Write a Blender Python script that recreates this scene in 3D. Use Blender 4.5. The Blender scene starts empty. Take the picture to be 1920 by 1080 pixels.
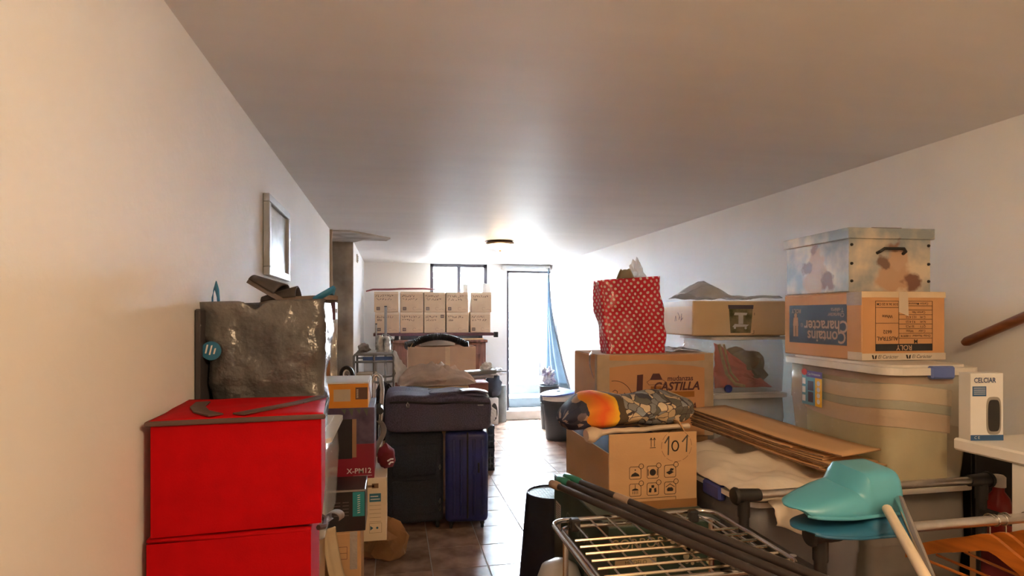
import bpy, bmesh, math, random
from mathutils import Vector, Matrix, noise

SC = bpy.context.scene
COL = SC.collection
PI = math.pi
# ---------------------------------------------------------------- camera
F_PX, YAW, HORIZON, EYE = 1110.0, math.atan(224.0 / 1110.0), 592.0, 1.5
cd = bpy.data.cameras.new('camera')
cam = bpy.data.objects.new('camera', cd)
COL.objects.link(cam)
cam.location = (0, 0, EYE)
cam.rotation_euler = (PI / 2, 0, -YAW)
cd.sensor_width = 36.0
cd.lens = 36.0 * F_PX / 1920.0
cd.shift_y = (HORIZON - 540.0) / 1920.0
cd.clip_start = 0.05
SC.camera = cam
# ---------------------------------------------------------------- sky and exposure
world = bpy.data.worlds.new('sky')
SC.world = world
world.use_nodes = True
wn = world.node_tree
bg = wn.nodes['Background']
bg.inputs[0].default_value = (0.64, 0.83, 1.0, 1)
bg.inputs[1].default_value = 122.0
sd = bpy.data.lights.new('sun', 'SUN')
sd.energy = 70.0
sd.angle = math.radians(0.6)
sd.color = (1.0, 0.97, 0.93)
sun = bpy.data.objects.new('sun', sd)
COL.objects.link(sun)
sun.location = (-6, 12, 8)
sun.rotation_euler = Vector((0.66, 0.0, -0.75)).to_track_quat('-Z', 'Y').to_euler()
SC.view_settings.view_transform = 'Standard'
SC.view_settings.look = 'None'
SC.view_settings.gamma = 1.0
SC.view_settings.use_curve_mapping = False
SC.view_settings.exposure = 1.35
LAMP_NEAR, LAMP_FAR = 17.0, 2.6
LAMP_COL = (1.0, 0.69, 0.39)
try:
    SC.cycles.max_bounces = 10
    SC.cycles.diffuse_bounces = 6
    SC.cycles.transparent_max_bounces = 16
except Exception:
    pass
# ---------------------------------------------------------------- helpers
CS, SN = math.cos(YAW), math.sin(YAW)

def at(u, v, d):
    """room point seen at a pixel of the 1920x1080 photograph, d metres deep"""
    x = (u - 736.0) * CS * d / F_PX
    return Vector((x, (d - x * SN) / CS, EYE - (v - HORIZON) * d / F_PX))

def lerp(a, b, t):
    return a + (b - a) * t

def nz(x, y, z, s=1.0, seed=0.0):
    return noise.noise(Vector((x * s + seed * 7.3, y * s + seed * 3.1, z * s - seed * 5.7)))

class MB:
    def __init__(self):
        self.bm = bmesh.new()
        self.uv = None

    def _cut(self, verts, mtx):
        if mtx is not None:
            bmesh.ops.transform(self.bm, matrix=mtx, verts=verts)

    def box(self, x0, x1, y0, y1, z0, z1, bev=0.0, mtx=None, seg=1):
        vs = [self.bm.verts.new((x, y, z)) for z in (z0, z1) for y in (y0, y1) for x in (x0, x1)]
        fs = []
        for f in ((0, 2, 3, 1), (4, 5, 7, 6), (0, 1, 5, 4), (2, 6, 7, 3), (0, 4, 6, 2), (1, 3, 7, 5)):
            fs.append(self.bm.faces.new([vs[i] for i in f]))
        out = set(vs)
        if bev > 0:
            es = list({e for f in fs for e in f.edges})
            r = bmesh.ops.bevel(self.bm, geom=es, offset=bev, segments=seg, affect='EDGES', profile=0.5)
            out = {v for v in out if v.is_valid} | set(r['verts'])
        self._cut(list(out), mtx)
        return self

    def tube(self, pts, r, seg=8, caps=True, closed=False, mtx=None):
        pts = [Vector(p) for p in pts]
        n = len(pts)
        rs = r if isinstance(r, (list, tuple)) else [r] * n
        def tan(i):
            if closed:
                return (pts[(i + 1) % n] - pts[(i - 1) % n]).normalized()
            if i == 0:
                return (pts[1] - pts[0]).normalized()
            if i == n - 1:
                return (pts[-1] - pts[-2]).normalized()
            return ((pts[i + 1] - pts[i]).normalized() + (pts[i] - pts[i - 1]).normalized()).normalized()
        t = tan(0)
        ref = Vector((0, 0, 1)) if abs(t.z) < 0.9 else Vector((1, 0, 0))
        nrm = t.cross(ref).normalized()
        rings, allv = [], []
        for i in range(n):
            t = tan(i)
            nrm = (nrm - t * nrm.dot(t)).normalized()
            b = t.cross(nrm)
            ring = [self.bm.verts.new(pts[i] + (nrm * math.cos(2 * PI * k / seg) + b * math.sin(2 * PI * k / seg)) * rs[i]) for k in range(seg)]
            rings.append(ring)
            allv += ring
        m = n if closed else n - 1
        for i in range(m):
            a, b = rings[i], rings[(i + 1) % n]
            for k in range(seg):
                self.bm.faces.new((a[k], a[(k + 1) % seg], b[(k + 1) % seg], b[k]))
        if caps and not closed:
            self.bm.faces.new(rings[0][::-1])
            self.bm.faces.new(rings[-1])
        self._cut(allv, mtx)
        return self

    def lathe(self, prof, seg=24, c=(0, 0, 0), mtx=None):
        rings, allv = [], []
        for r, z in prof:
            if r < 1e-5:
                ring = [self.bm.verts.new((c[0], c[1], c[2] + z))]
            else:
                ring = [self.bm.verts.new((c[0] + r * math.cos(2 * PI * k / seg), c[1] + r * math.sin(2 * PI * k / seg), c[2] + z)) for k in range(seg)]
            rings.append(ring)
            allv += ring
        for a, b in zip(rings, rings[1:]):
            for k in range(seg):
                q = [a[k % len(a)], a[(k + 1) % len(a)], b[(k + 1) % len(b)], b[k % len(b)]]
                u = []
                for v in q:
                    if v not in u:
                        u.append(v)
                if len(u) > 2:
                    self.bm.faces.new(u)
        self._cut(allv, mtx)
        return self

    def prism(self, poly, h, mtx=None, z=0.0):
        lo = [self.bm.verts.new((p[0], p[1], z)) for p in poly]
        hi = [self.bm.verts.new((p[0], p[1], z + h)) for p in poly]
        n = len(poly)
        self.bm.faces.new(lo[::-1])
        self.bm.faces.new(hi)
        for i in range(n):
            self.bm.faces.new((lo[i], lo[(i + 1) % n], hi[(i + 1) % n], hi[i]))
        self._cut(lo + hi, mtx)
        return self

    def grid(self, nu, nv, fn, uvfn=None, wrap=False, capv=False, mtx=None):
        cols = nu if wrap else nu + 1
        vs = [[self.bm.verts.new(fn(i / nu, j / nv)) for i in range(cols)] for j in range(nv + 1)]
        if uvfn and self.uv is None:
            self.uv = self.bm.loops.layers.uv.new('UVMap')
        for j in range(nv):
            for i in range(nu):
                k = (i + 1) % cols
                f = self.bm.faces.new((vs[j][i], vs[j][k], vs[j + 1][k], vs[j + 1][i]))
                if uvfn:
                    for l, (a, b) in zip(f.loops, ((i, j), (i + 1, j), (i + 1, j + 1), (i, j + 1))):
                        l[self.uv].uv = uvfn(a / nu, b / nv)
        if capv and wrap:
            self.bm.faces.new(vs[0][::-1])
            self.bm.faces.new(vs[-1])
        self._cut([v for r in vs for v in r], mtx)
        return self

    def lump(self, c, rad, amp=0.2, freq=2.0, seed=0, sub=3, flat=None):
        """crumpled rounded lump, optionally flattened at a floor height"""
        r = bmesh.ops.create_icosphere(self.bm, subdivisions=sub, radius=1.0)
        for v in r['verts']:
            p = v.co.copy()
            k = 1 + amp * nz(p.x, p.y, p.z, freq, seed) + amp * 0.5 * nz(p.x, p.y, p.z, freq * 2.3, seed + 4)
            q = Vector((c[0] + p.x * rad[0] * k, c[1] + p.y * rad[1] * k, c[2] + p.z * rad[2] * k))
            if flat is not None and q.z < flat:
                q.z = flat
            v.co = q
        return self

    def build(self, name, mat, parent=None, smooth=False, mtx=None, solid=0.0, fix=True, sharp=0.7):
        bm = self.bm
        if fix:
            bmesh.ops.recalc_face_normals(bm, faces=bm.faces[:])
        if smooth:
            for f in bm.faces:
                f.smooth = True
            for e in bm.edges:
                if len(e.link_faces) == 2 and e.calc_face_angle(0) > sharp:
                    e.smooth = False
        me = bpy.data.meshes.new(name)
        bm.to_mesh(me)
        bm.free()
        me.materials.append(mat)
        o = bpy.data.objects.new(name, me)
        COL.objects.link(o)
        if parent is not None:
            o.parent = parent
        if mtx is not None:
            o.matrix_local = mtx
        if solid:
            s = o.modifiers.new('thickness', 'SOLIDIFY')
            s.thickness = solid
            s.offset = 0
        return o

def box(name, mat, parent, x0, x1, y0, y1, z0, z1, bev=0.0, mtx=None, seg=1):
    return MB().box(x0, x1, y0, y1, z0, z1, bev, seg=seg).build(name, mat, parent, mtx=mtx)

def tag(o, label, cat, group=None):
    o['label'] = label
    o['category'] = cat
    if group:
        o['group'] = group
    return o

def thing(name, label, cat, loc=(0, 0, 0), rz=0.0, group=None):
    o = bpy.data.objects.new(name, None)
    o.empty_display_size = 0.05
    COL.objects.link(o)
    o.location = loc
    o.rotation_euler = (0, 0, rz)
    return tag(o, label, cat, group)

def struct(o):
    o['kind'] = 'structure'
    return o

# faces of a box thing whose origin is its near left bottom corner: (a, b) = right, up as one looks at the face
def front(y=0.0):
    return Matrix(((1, 0, 0, 0), (0, 0, -1, y), (0, 1, 0, 0), (0, 0, 0, 1)))

def left(d, x=0.0):
    return Matrix(((0, 0, -1, x), (-1, 0, 0, d), (0, 1, 0, 0), (0, 0, 0, 1)))

def right(w):
    return Matrix(((0, 0, 1, w), (1, 0, 0, 0), (0, 1, 0, 0), (0, 0, 0, 1)))

def top(h):
    return Matrix.Translation((0, 0, h))

def rect(a0, a1, b0, b1):
    return [(a0, b0), (a1, b0), (a1, b1), (a0, b1)]

def circ(a, b, r, n=20, t0=0.0, t1=2 * PI, ry=None):
    ry = r if ry is None else ry
    full = abs(t1 - t0 - 2 * PI) < 1e-6
    m = n if full else n + 1
    return [(a + r * math.cos(t0 + (t1 - t0) * k / n), b + ry * math.sin(t0 + (t1 - t0) * k / n)) for k in range(m)]

def decal(name, polys, mat, parent, face, t=0.0006, off=0.0):
    """flat printed or glued shapes lying on a face"""
    if polys and not isinstance(polys[0][0], (tuple, list)):
        polys = [polys]
    m = MB()
    for p in polys:
        m.prism(p, t, z=off)
    return m.build(name, mat, parent, mtx=face)

def ink(name, lines, width, mat, parent, face, off=0.0003):
    m = MB()
    for ln in lines:
        for p, q in zip(ln, ln[1:]):
            d = Vector((q[0] - p[0], q[1] - p[1]))
            if d.length < 1e-6:
                continue
            e = d.normalized() * width * 0.35
            s = Vector((-d.y, d.x)).normalized() * width * 0.5
            a, b = Vector(p) - e, Vector(q) + e
            m.prism([a + s, a - s, b - s, b + s], 0.0005, z=off)
    return m.build(name, mat, parent, mtx=face)

def mat(name, *a, **k):
    return bpy.data.materials.get(name) or M(name, *a, **k)

def closed(p):
    return list(p) + [p[0]]

def scribble(a, b, w, h, n, rng):
    out = []
    for k in range(n):
        x0 = a + w * k / n
        s = w / n * 0.75
        ln = [(x0 + s * rng.random(), b + h * rng.random()) for _ in range(3)]
        out.append([(x0, b + h * rng.choice((0, 1)))] + ln)
    return out

def text(name, s, size, mat, parent, face, a, b, rot=0.0, bold=0.0, shear=0.0, sx=1.0, align='CENTER'):
    cu = bpy.data.curves.new(name, 'FONT')
    cu.body = s
    cu.size = size
    cu.align_x = align
    cu.align_y = 'CENTER'
    cu.offset = bold * size
    cu.shear = shear
    cu.resolution_u = 3
    tmp = bpy.data.objects.new('tmp', cu)
    me = bpy.data.meshes.new_from_object(tmp)
    bpy.data.objects.remove(tmp)
    bpy.data.curves.remove(cu)
    me.materials.clear()
    me.materials.append(mat)
    o = bpy.data.objects.new(name, me)
    COL.objects.link(o)
    o.parent = parent
    o.matrix_local = face @ Matrix.Translation((a, b, 0.0012)) @ Matrix.Rotation(rot, 4, 'Z') @ Matrix.Diagonal((sx, 1, 1, 1))
    return o

# ---------------------------------------------------------------- materials
def M(name, col, rough=0.6, metal=0.0, var=0.08, scale=7.0, bump=0.0, bscale=60.0, alpha=1.0, col2=None, emit=0.0,
      sheen=0.0, coat=0.0, trans=0.0, spec=0.5, stretch=None, detail=3.0, lo=0.35, hi=0.65, rnd=0.0):
    m = bpy.data.materials.new(name)
    m.use_nodes = True
    nt = m.node_tree
    p = nt.nodes['Principled BSDF']
    L = nt.links.new
    tc = nt.nodes.new('ShaderNodeTexCoord')
    mp = nt.nodes.new('ShaderNodeMapping')
    L(tc.outputs['Object'], mp.inputs[0])
    if stretch:
        mp.inputs['Scale'].default_value = stretch
    n = nt.nodes.new('ShaderNodeTexNoise')
    n.inputs['Scale'].default_value = scale
    n.inputs['Detail'].default_value = detail
    L(mp.outputs[0], n.inputs['Vector'])
    r = nt.nodes.new('ShaderNodeValToRGB')
    r.color_ramp.elements[0].position = lo
    r.color_ramp.elements[1].position = hi
    a = [max(0.0, c * (1 - var)) for c in col]
    b = list(col2) if col2 else [min(1.0, c * (1 + var)) for c in col]
    r.color_ramp.elements[0].color = (*a, 1)
    r.color_ramp.elements[1].color = (*b, 1)
    L(n.outputs[0], r.inputs[0])
    out = r.outputs[0]
    if rnd:
        oi = nt.nodes.new('ShaderNodeObjectInfo')
        hs = nt.nodes.new('ShaderNodeHueSaturation')
        mr = nt.nodes.new('ShaderNodeMapRange')
        mr.inputs['To Min'].default_value = 1 - rnd
        mr.inputs['To Max'].default_value = 1 + rnd
        L(oi.outputs['Random'], mr.inputs['Value'])
        L(mr.outputs[0], hs.inputs['Value'])
        L(out, hs.inputs['Color'])
        out = hs.outputs[0]
    L(out, p.inputs['Base Color'])
    p.inputs['Roughness'].default_value = rough
    p.inputs['Metallic'].default_value = metal
    p.inputs['Alpha'].default_value = alpha
    p.inputs['Specular IOR Level'].default_value = spec
    p.inputs['Sheen Weight'].default_value = sheen
    p.inputs['Coat Weight'].default_value = coat
    p.inputs['Transmission Weight'].default_value = trans
    if emit:
        p.inputs['Emission Color'].default_value = (*col, 1)
        p.inputs['Emission Strength'].default_value = emit
    if bump:
        n2 = nt.nodes.new('ShaderNodeTexNoise')
        n2.inputs['Scale'].default_value = bscale
        n2.inputs['Detail'].default_value = 4
        L(mp.outputs[0], n2.inputs['Vector'])
        bp = nt.nodes.new('ShaderNodeBump')
        bp.inputs['Strength'].default_value = bump
        bp.inputs['Distance'].default_value = 0.02
        L(n2.outputs[0], bp.inputs['Height'])
        L(bp.outputs[0], p.inputs['Normal'])
    return m

def nodes_of(m):
    nt = m.node_tree
    return nt, nt.nodes['Principled BSDF'], nt.links.new

wall_m = M('wall_paint', (0.82, 0.81, 0.80), 0.75, spec=0.2, var=0.02, scale=1.5, bump=0.06, bscale=40)
ceil_m = M('ceiling_paint', (0.82, 0.81, 0.81), 0.5, spec=0.22, var=0.02, scale=2, bump=0.10, bscale=5, stretch=(0.6, 3, 1))
cement_m = M('bare_cement', (0.30, 0.24, 0.19), 0.9, var=0.25, scale=4, bump=0.5, bscale=9, col2=(0.47, 0.40, 0.33))
jamb_m = M('raw_wood', (0.45, 0.33, 0.22), 0.8, var=0.15, scale=10, bump=0.3, stretch=(4, 4, 0.4))
grout_m = M('grout', (0.30, 0.24, 0.20), 0.8)
tile_m = M('floor_tile', (0.25, 0.145, 0.10), 0.24, spec=0.3, var=0.3, scale=6, col2=(0.36, 0.23, 0.165), bump=0.012, bscale=14, detail=6, rnd=0.12)
white_m = M('white_render', (0.85, 0.85, 0.84), 0.8, var=0.03)
shaded_step_m = M('shaded_step', (0.085, 0.09, 0.095), 0.7, var=0.1, scale=9)  # shade of the risers put into the colour; treads stay white
darkframe_m = M('dark_frame', (0.035, 0.03, 0.04), 0.4, var=0.1)
glass_m = M('glass', (0.95, 0.97, 1.0), 0.03, var=0.0, alpha=0.10)
carton_m = M('cardboard', (0.55, 0.335, 0.165), 0.75, var=0.08, scale=3, bump=0.05, bscale=90, stretch=(1, 1, 3))
carton_p = M('pale_cardboard', (0.55, 0.385, 0.25), 0.75, var=0.08, scale=4, bump=0.05, bscale=90)
carton_r = M('red_cardboard', (0.60, 0.315, 0.135), 0.72, var=0.08, scale=3, bump=0.04, bscale=90)
carton_y = M('cream_cardboard', (0.72, 0.52, 0.30), 0.7, var=0.06, scale=3)
edge_m = M('cut_cardboard', (0.16, 0.09, 0.05), 0.9, var=0.3, scale=60)
tape_m = M('packing_tape', (0.62, 0.46, 0.30), 0.28, var=0.08, scale=12)
cleartape_m = M('clear_tape', (0.75, 0.72, 0.68), 0.15, var=0.05, alpha=0.5, bump=0.3, bscale=60)
black_m = M('black_plastic', (0.015, 0.014, 0.014), 0.45, var=0.2)
ink_m = M('black_ink', (0.02, 0.015, 0.015), 0.7, var=0.1)
brownink_m = M('brown_ink', (0.13, 0.045, 0.045), 0.7, var=0.1)
white_p = M('white_plastic', (0.78, 0.77, 0.74), 0.4, var=0.03)
white_c = M('white_card', (0.75, 0.74, 0.72), 0.55, var=0.04)
chrome_m = M('chrome', (0.62, 0.60, 0.58), 0.18, 1.0, var=0.05)
steel_m = M('brushed_steel', (0.62, 0.60, 0.58), 0.28, 1.0, var=0.08, scale=30)
greypaint_m = M('grey_paint', (0.27, 0.26, 0.25), 0.5, var=0.1)
# ---------------------------------------------------------------- the room
XL, XR, YB, ZC = -0.526, 2.27, 8.40, 2.24
YN = -1.8
floor = struct(box('floor', grout_m, None, -1.35, XR, YN, YB, -0.12, -0.003))
T = 0.331
xs = [0.23 + T * k for k in range(-5, 8)]
ys = [3.51 + T * k for k in range(-17, 16)]
full = None
for x0 in xs:
    for y0 in ys:
        a0, a1 = max(x0, XL if y0 < 4.9 or y0 > 6 else -1.3), min(x0 + T, XR)
        b0, b1 = max(y0, YN), min(y0 + T, YB - 0.06)
        if a1 - a0 < 0.02 or b1 - b0 < 0.02:
            continue
        g = 0.0035
        w, h = a1 - a0 - 2 * g, b1 - b0 - 2 * g
        if abs(a1 - a0 - T) < 1e-5 and abs(b1 - b0 - T) < 1e-5:
            if full is None:
                full = MB().box(-w / 2, w / 2, -h / 2, h / 2, -0.01, 0, 0.0015).build('tile', tile_m, floor)
                o = full
            else:
                o = full.copy()
                COL.objects.link(o)
                o.parent = floor
        else:
            o = MB().box(-w / 2, w / 2, -h / 2, h / 2, -0.01, 0, 0.0015).build('tile', tile_m, floor)
        o.location = ((a0 + a1) / 2, (b0 + b1) / 2, 0)
struct(box('ceiling', ceil_m, None, -1.35, XR + 0.15, YN - 0.15, YB + 0.25, ZC, ZC + 0.15))
struct(box('wall_left', wall_m, None, XL - 0.15, XL, YN, 5.257, -0.1, ZC))
struct(box('wall_niche', cement_m, None, -1.5, -1.35, 5.0, 8.65, -0.1, ZC))
struct(box('wall_niche_side', wall_m, None, -1.35, XL - 0.15, 5.107, 5.257, -0.1, ZC))
struct(box('wall_left_far', wall_m, None, -1.35, -0.385, 6.05, YB, -0.1, ZC))
pf = MB()
pf.grid(12, 30, lambda u, v: Vector((lerp(-1.35, -0.380, u), 6.046 - 0.006 - 0.012 * abs(nz(u * 4, v * 6, 0, 1.3, 3)), lerp(0, ZC, v))))
struct(pf.build('wall_niche_front', cement_m, None, smooth=True, solid=0.004))
struct(box('wall_right', wall_m, None, XR, XR + 0.15, YN, YB, -0.1, ZC))
struct(box('wall_near', wall_m, None, XL - 0.15, XR + 0.15, YN - 0.15, YN, -0.1, ZC))
wb = MB()
DX0, DX1, DZ0, DZ1 = 1.62, 2.30, 0.131, 2.15
WX0, WX1, WZ0 = 0.52, 1.34, 1.70
for a0, a1, z0, z1 in ((-0.385, WX0, -0.1, ZC), (WX0, WX1, -0.1, WZ0), (WX1, DX0, -0.1, ZC), (DX0, DX1, -0.1, DZ0),
                       (DX0, DX1, DZ1, ZC), (DX1, XR + 0.15, -0.1, ZC)):
    wb.box(a0, a1, YB, YB + 0.25, z0, z1)
struct(wb.build('wall_back', wall_m))
struct(box('trim_kerb', M('kerb_plaster', (0.55, 0.50, 0.45), 0.8, var=0.08), None, 1.22, XR, YB - 0.06, YB, 0, DZ0, 0.006))
# rough wooden jamb at the end of the left wall, and the bare patch on the ceiling beside it
jm = MB()
jm.grid(4, 24, lambda u, v: Vector((XL + lerp(-0.03, 0.022, u) + 0.007 * nz(0, v * 14, 1, 1.2, 2), 5.262 + 0.004 * nz(u * 3, v * 9, 0), lerp(0, ZC - 0.004, v))))
struct(jm.build('trim_jamb', jamb_m, None, smooth=True, solid=0.012))
pm = MB()
pp = [(-0.52, 5.30), (-0.36, 5.30), (-0.25, 5.42), (-0.02, 5.72), (-0.06, 5.88), (-0.28, 5.86), (-0.37, 6.03), (-1.3, 6.03), (-1.3, 5.30)]
pm.prism(pp, 0.014, z=ZC - 0.015)
struct(pm.build('trim_ceiling_patch', M('patch_plaster', (0.42, 0.36, 0.30), 0.9, var=0.2, scale=6, bump=0.4, bscale=12, col2=(0.56, 0.50, 0.44))))
sw = thing('wall_vent', 'small beige square vent high on the white pillar side', 'vent', (-0.385, 6.72, 2.13))
box('plate', M('beige_plastic', (0.5, 0.45, 0.38), 0.5), sw, 0, 0.012, -0.05, 0.05, -0.045, 0.045, 0.004)
for k in range(3):
    box('slat', greypaint_m, sw, 0.012, 0.016, -0.038, 0.038, -0.03 + k * 0.022, -0.018 + k * 0.022)

# ---- window
win = struct(MB().box(WX0, WX1, YB + 0.06, YB + 0.13, ZC - 0.045, ZC).box(WX0, WX1, YB + 0.06, YB + 0.13, WZ0, WZ0 + 0.045)
             .box(WX0, WX0 + 0.05, YB + 0.06, YB + 0.13, WZ0, ZC).box(WX1 - 0.05, WX1, YB + 0.06, YB + 0.13, WZ0, ZC)
             .box(0.905, 0.955, YB + 0.055, YB + 0.135, WZ0, ZC).build('window_1', darkframe_m))
box('pane', glass_m, win, WX0 + 0.05, 0.905, YB + 0.09, YB + 0.096, WZ0 + 0.045, ZC - 0.045)
box('pane', glass_m, win, 0.955, WX1 - 0.05, YB + 0.09, YB + 0.096, WZ0 + 0.045, ZC - 0.045)
# ---- door: dark frame in the wall, glazed leaf with bars standing open outwards
dr = struct(MB().box(DX0, DX0 + 0.03, YB + 0.0, YB + 0.10, DZ0, DZ1).box(DX1 - 0.035, DX1, YB + 0.0, YB + 0.12, DZ0, DZ1)
            .box(DX0, DX1, YB + 0.0, YB + 0.10, DZ1 - 0.03, DZ1).build('door_1', darkframe_m))
LX, LY0, LY1, LZ0, LZ1 = 2.285, YB + 0.14, YB + 0.74, 0.47, DZ1 - 0.04
leaf_m = M('painted_leaf', (0.03, 0.03, 0.035), 0.5, var=0.04)
lf = MB()
for y0, y1 in ((LY0, LY0 + 0.06), (LY1 - 0.06, LY1)):
    lf.box(LX - 0.02, LX + 0.02, y0, y1, LZ0, LZ1)
for z in (LZ0, 0.86, 1.30, 1.72, LZ1 - 0.09):
    lf.box(LX - 0.02, LX + 0.02, LY0 + 0.06, LY1 - 0.06, z, z + 0.09)
lo_ = lf.build('door_leaf', leaf_m, dr)
for z0, z1 in ((LZ0 + 0.09, 0.86), (0.95, 1.30), (1.39, 1.72)):
    for k in range(4):
        y = LY0 + 0.12 + k * 0.12
        MB().tube([(LX - 0.012, y, z0), (LX - 0.012, y, z1)], 0.011, 6).build('bar', darkframe_m, lo_)
MB().tube([(LX - 0.02, LY0 + 0.03, 1.15), (LX - 0.06, LY0 + 0.03, 1.15), (LX - 0.06, LY0 + 0.13, 1.15)], 0.009, 8).build('door_handle', darkframe_m, lo_, smooth=True)
# rolled blind over the door
rb = thing('rolled_blind', 'grey rolled blind fixed above the open doorway', 'blind', (0, 0, 0))
MB().tube([(1.56 + k * 0.069, YB - 0.05, 2.193 + 0.004 * math.sin(k * 2.1)) for k in range(11)], [0.034 + 0.004 * math.sin(k * 1.7) for k in range(11)], 12).build(
    'roll', M('blind_cloth', (0.5, 0.5, 0.5), 0.8, bump=0.2), rb, smooth=True)
for x in (1.575, 2.22):
    MB().lump((x, YB - 0.05, 2.188), (0.05, 0.045, 0.042), 0.3, 2.2, x, 2).build('end_fold', M('blind_fold', (0.55, 0.53, 0.5), 0.8), rb, smooth=True)
# ---- outside: stair up to the terrace
st = struct(box('stair_landing', shaded_step_m, None, DX0 - 0.1, 2.38, YB + 0.25, YB + 0.26, -0.1, 0.12))
for k in range(9):
    y0 = 8.647 + 0.28 * k
    s = box('step', shaded_step_m, st, DX0 - 0.1, 2.38, y0 + 0.012, y0 + 0.5, 0.131 + 0.163 * k - 0.25, 0.131 + 0.163 * (k + 1) - 0.03)
    box('tread', white_m, s, DX0 - 0.1, 2.38, y0, y0 + 0.30, 0.131 + 0.163 * (k + 1) - 0.03, 0.131 + 0.163 * (k + 1), 0.006)
ZG = 0.131 + 0.163 * 9
struct(box('wall_stairwell_right', white_m, None, 2.38, 2.6, YB + 0.25, 12.5, -0.1, ZG + 0.9))
struct(box('wall_stairwell_left', white_m, None, 1.42, DX0 - 0.1, YB + 0.25, 11.15, -0.1, ZG + 0.03))
paving_m = M('terrace_paving', (0.33, 0.32, 0.30), 0.8, var=0.1, scale=3)
struct(box('terrace_ground', paving_m, None, -4, 1.42, YB + 0.25, 16, ZG - 0.2, ZG))
struct(box('terrace_path', paving_m, None, 1.42, 2.38, 11.18, 16, ZG - 0.2, ZG))
struct(box('wall_garden', white_m, None, -4, 4.0, 16, 16.2, ZG - 0.2, ZG + 0.35))

# ---- ceiling lamps
bronze_m = M('bronze', (0.09, 0.055, 0.035), 0.4, 0.6)
lampglass_m = M('lit_opal_glass', (1.0, 0.66, 0.36), 0.3, var=0.0, emit=4.5)
def dome_lamp(label, x, y, watts):
    t = thing('ceiling_lamp', label, 'lamp', (x, y, ZC), 0)
    MB().lathe([(0, -0.001), (0.12, -0.001), (0.138, -0.012), (0.142, -0.026), (0.128, -0.034), (0, -0.034)], 40).build('base_ring', bronze_m, t, smooth=True)
    MB().lathe([(0.124, -0.030), (0.118, -0.045), (0.095, -0.064), (0.055, -0.079), (0.0, -0.085)], 40).build('glass_bowl', lampglass_m, t, smooth=True)
    MB().lathe([(0, -0.082), (0.008, -0.085), (0.011, -0.092), (0.006, -0.10), (0, -0.102)], 12).build('finial', bronze_m, t, smooth=True)
    ld = bpy.data.lights.new('bulb', 'POINT')
    ld.energy = watts
    ld.color = LAMP_COL
    ld.shadow_soft_size = 0.07
    lo = bpy.data.objects.new('bulb', ld)
    COL.objects.link(lo)
    lo.parent = t
    lo.location = (0, 0, -0.19)
    return t
dome_lamp('round opal glass ceiling lamp lit near the far doorway', 1.05, 5.80, LAMP_FAR)
dome_lamp('round opal glass ceiling lamp at the near end of the room', 0.70, 0.0, LAMP_NEAR)

# ---- picture on the left wall
pic = thing('framed_picture', 'grey framed pale landscape picture hanging on the left wall', 'picture', (XL, 2.60, 1.669))
PW, PH = 0.50, 0.34
fm = M('grey_frame', (0.46, 0.49, 0.54), 0.45, var=0.1)
fr = MB()
for y0, y1, z0, z1 in ((0, PW, PH - 0.035, PH), (0, PW, 0, 0.035), (0, 0.035, 0.0355, PH - 0.0355), (PW - 0.035, PW, 0.0355, PH - 0.0355)):
    fr.box(0.002, 0.028, y0, y1, z0, z1, 0.003)
fr.build('frame', fm, pic)
prm = M('pale_print', (0.50, 0.53, 0.52), 0.35, var=0.15, scale=5, col2=(0.80, 0.81, 0.80), stretch=(1, 1, 2.5))
box('print', prm, pic, 0.004, 0.012, 0.036, PW - 0.036, 0.036, PH - 0.036)
box('glass_sheet', M('picture_glass', (0.9, 0.92, 0.95), 0.06, alpha=0.15, var=0), pic, 0.016, 0.018, 0.036, PW - 0.036, 0.036, PH - 0.036)

# ---- handrail on the right wall
hr = thing('handrail', 'brown wooden handrail sloping up along the right wall', 'handrail', (0, 0, 0))
rail_m = M('brown_wood', (0.20, 0.062, 0.02), 0.4, var=0.2, stretch=(8, 1, 8))
MB().tube([(2.195, 1.925, 1.393), (2.195, 1.91, 1.40), (2.195, 0.8, 1.897)], [0.012, 0.018, 0.018], 14).build('rail', rail_m, hr, smooth=True)
for y in (1.15,):
    z = 1.40 + (1.91 - y) * 0.4476
    MB().tube([(2.195, y, z - 0.018), (2.195, y, z - 0.05), (2.27, y, z - 0.06)], 0.007, 8).build('bracket', bronze_m, hr, smooth=True)

# ---- curtain beside the door
cur = MB()
def cfn(u, v):
    z = lerp(2.19, 0.55, v)
    spread = 0.05 + 0.95 * v ** 2.2
    y = YB - 0.06 - u * spread * 0.95
    return Vector((XR - 0.05 - 0.028 * math.sin(u * 16 + 2 * v) * (0.3 + v), y, z))
cur.grid(40, 24, cfn)
ct = thing('door_curtain', 'grey blue gauze curtain gathered at the doorway, spreading along the right wall', 'curtain')
cur.build('gauze', M('grey_blue_gauze', (0.08, 0.125, 0.17), 0.85, var=0.1, alpha=0.95), ct, smooth=True, solid=0.002)
MB().tube([cfn(1.0, k / 24) for k in range(25)], 0.006, 6).build('hem_cord', darkframe_m, ct, smooth=True)
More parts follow.
